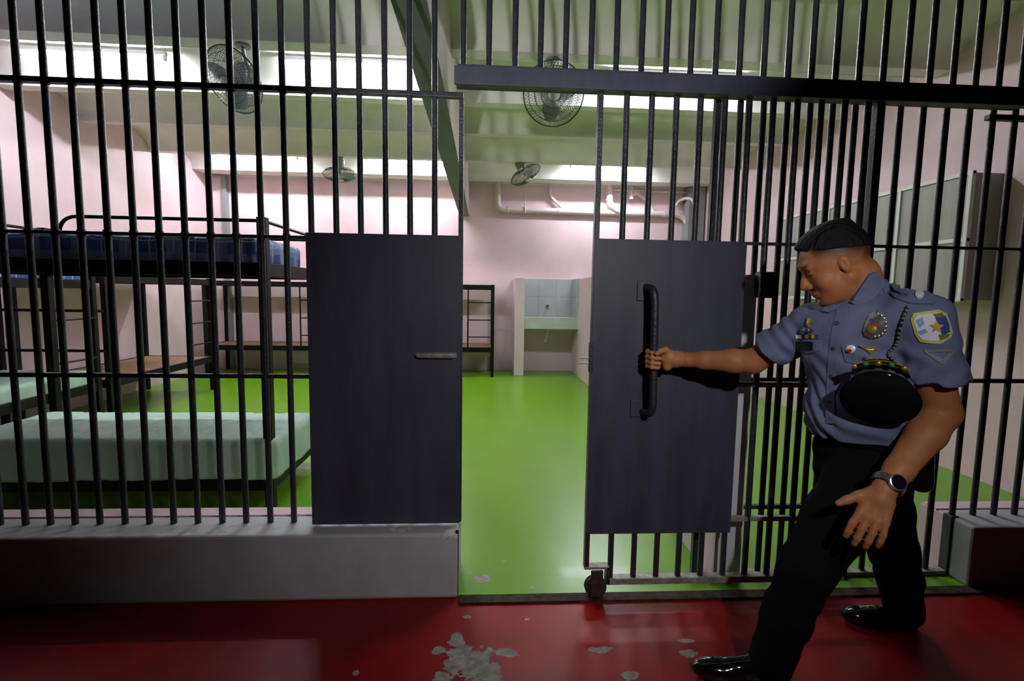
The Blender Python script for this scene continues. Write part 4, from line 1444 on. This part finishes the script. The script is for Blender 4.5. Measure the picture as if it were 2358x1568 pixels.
# beaded cord from the shoulder to the pocket
cp = [(2092, 706), (2085, 722), (2079, 740), (2072, 763), (2067, 783), (2060, 797), (2048, 808), (2044, 818), (2054, 828), (2062, 822)]
cord = []
for i in range(len(cp) - 1):
    for k in range(6):
        t = k / 6
        l, nn = hit(cp[i][0] * (1 - t) + cp[i + 1][0] * t, cp[i][1] * (1 - t) + cp[i + 1][1] * t)
        if l is not None:
            cord.append(l + nn * .006)
cdm = MB().tube(cord, .0042, 8).build('shoulder_cord', BLKP, shirt, smooth=True)
cdm['label'] = 'dark cord with silver beads'
bead = MB().lathe([(.001, -.004), (.004, -.002), (.004, .002), (.001, .004)], n=8).mesh('bead', SILV, True)
for i in range(1, len(cord), 3):
    link('bead', bead, cdm).location = cord[i] + Vector((-.003, -.005, .001))

# ------------------------------------------------------------------ peaked cap under the left arm
CC = Vector((1.205, -.765, 1.105))
ca_ = Vector((-.50, -.58, -.58)).normalized()
cap = thing('peaked_cap', 'black peaked cap with gold braid held under the left arm', 'cap')
MB().lathe([(.0, .046), (.05, .044), (.080, .038), (.099, .027), (.102, .016), (.096, .004), (.083, -.012)], CC, ca_, 40).build('crown', BLACKC, cap, smooth=True)
MB().lathe([(.082, -.012), (.084, -.014), (.084, -.046), (.081, -.048)], CC, ca_, 40).build('band', LEATH, cap, smooth=True)
ux = Vector((0, 0, 1)) - ca_ * ca_.z
ux.normalize()
sx = ca_.cross(ux)
def sector(r0, r1, a0, a1, h0, h1, th=.004, n=18, wob=0.0):
    b = MB()
    for th_ in (0, th):
        for i in range(n + 1):
            a = a0 + (a1 - a0) * i / n
            e = math.sin(math.pi * i / n)
            for r_, h_ in ((r0, h0), (r0 + (r1 - r0) * (.25 + .75 * e), h1)):
                p = CC + (ux * math.cos(a) + sx * math.sin(a)) * r_ + ca_ * (h_ + th_)
                b.v.append(tuple(p))
    m_ = (n + 1) * 2
    for i in range(n):
        k = i * 2
        b.f.append((k, k + 2, k + 3, k + 1))
        b.f.append((m_ + k, m_ + k + 1, m_ + k + 3, m_ + k + 2))
        b.f.append((k, m_ + k, m_ + k + 2, k + 2))
        b.f.append((k + 1, k + 3, m_ + k + 3, m_ + k + 1))
    b.f.append((0, 1, m_ + 1, m_)); b.f.append((2 * n, m_ + 2 * n, m_ + 2 * n + 1, 2 * n + 1))
    return b
vis = sector(.080, .136, -.85, .95, -.044, -.020).build('visor', LEATH, cap, smooth=True)
sector(.108, .118, -.70, .80, -.030, -.026, .006, 18).build('gold_braid', GOLD, vis, smooth=True)
sector(.122, .132, -.55, .65, -.024, -.020, .006, 18).build('gold_braid', GOLD, vis, smooth=True)
for k in range(5):
    a = -.45 + k * .26
    p = CC + (ux * math.cos(a) + sx * math.sin(a)) * .120 + ca_ * (-.016)
    MB().lathe([(.0, -.002), (.008, 0), (.006, .004), (.0, .006)], p, ca_, 10).build('leaf', GRN if k % 2 else GOLD, vis, smooth=True)
sector(.0845, .0875, -1.2, 1.3, -.034, -.020, .001).build('chin_strap', SILV, cap, smooth=True)
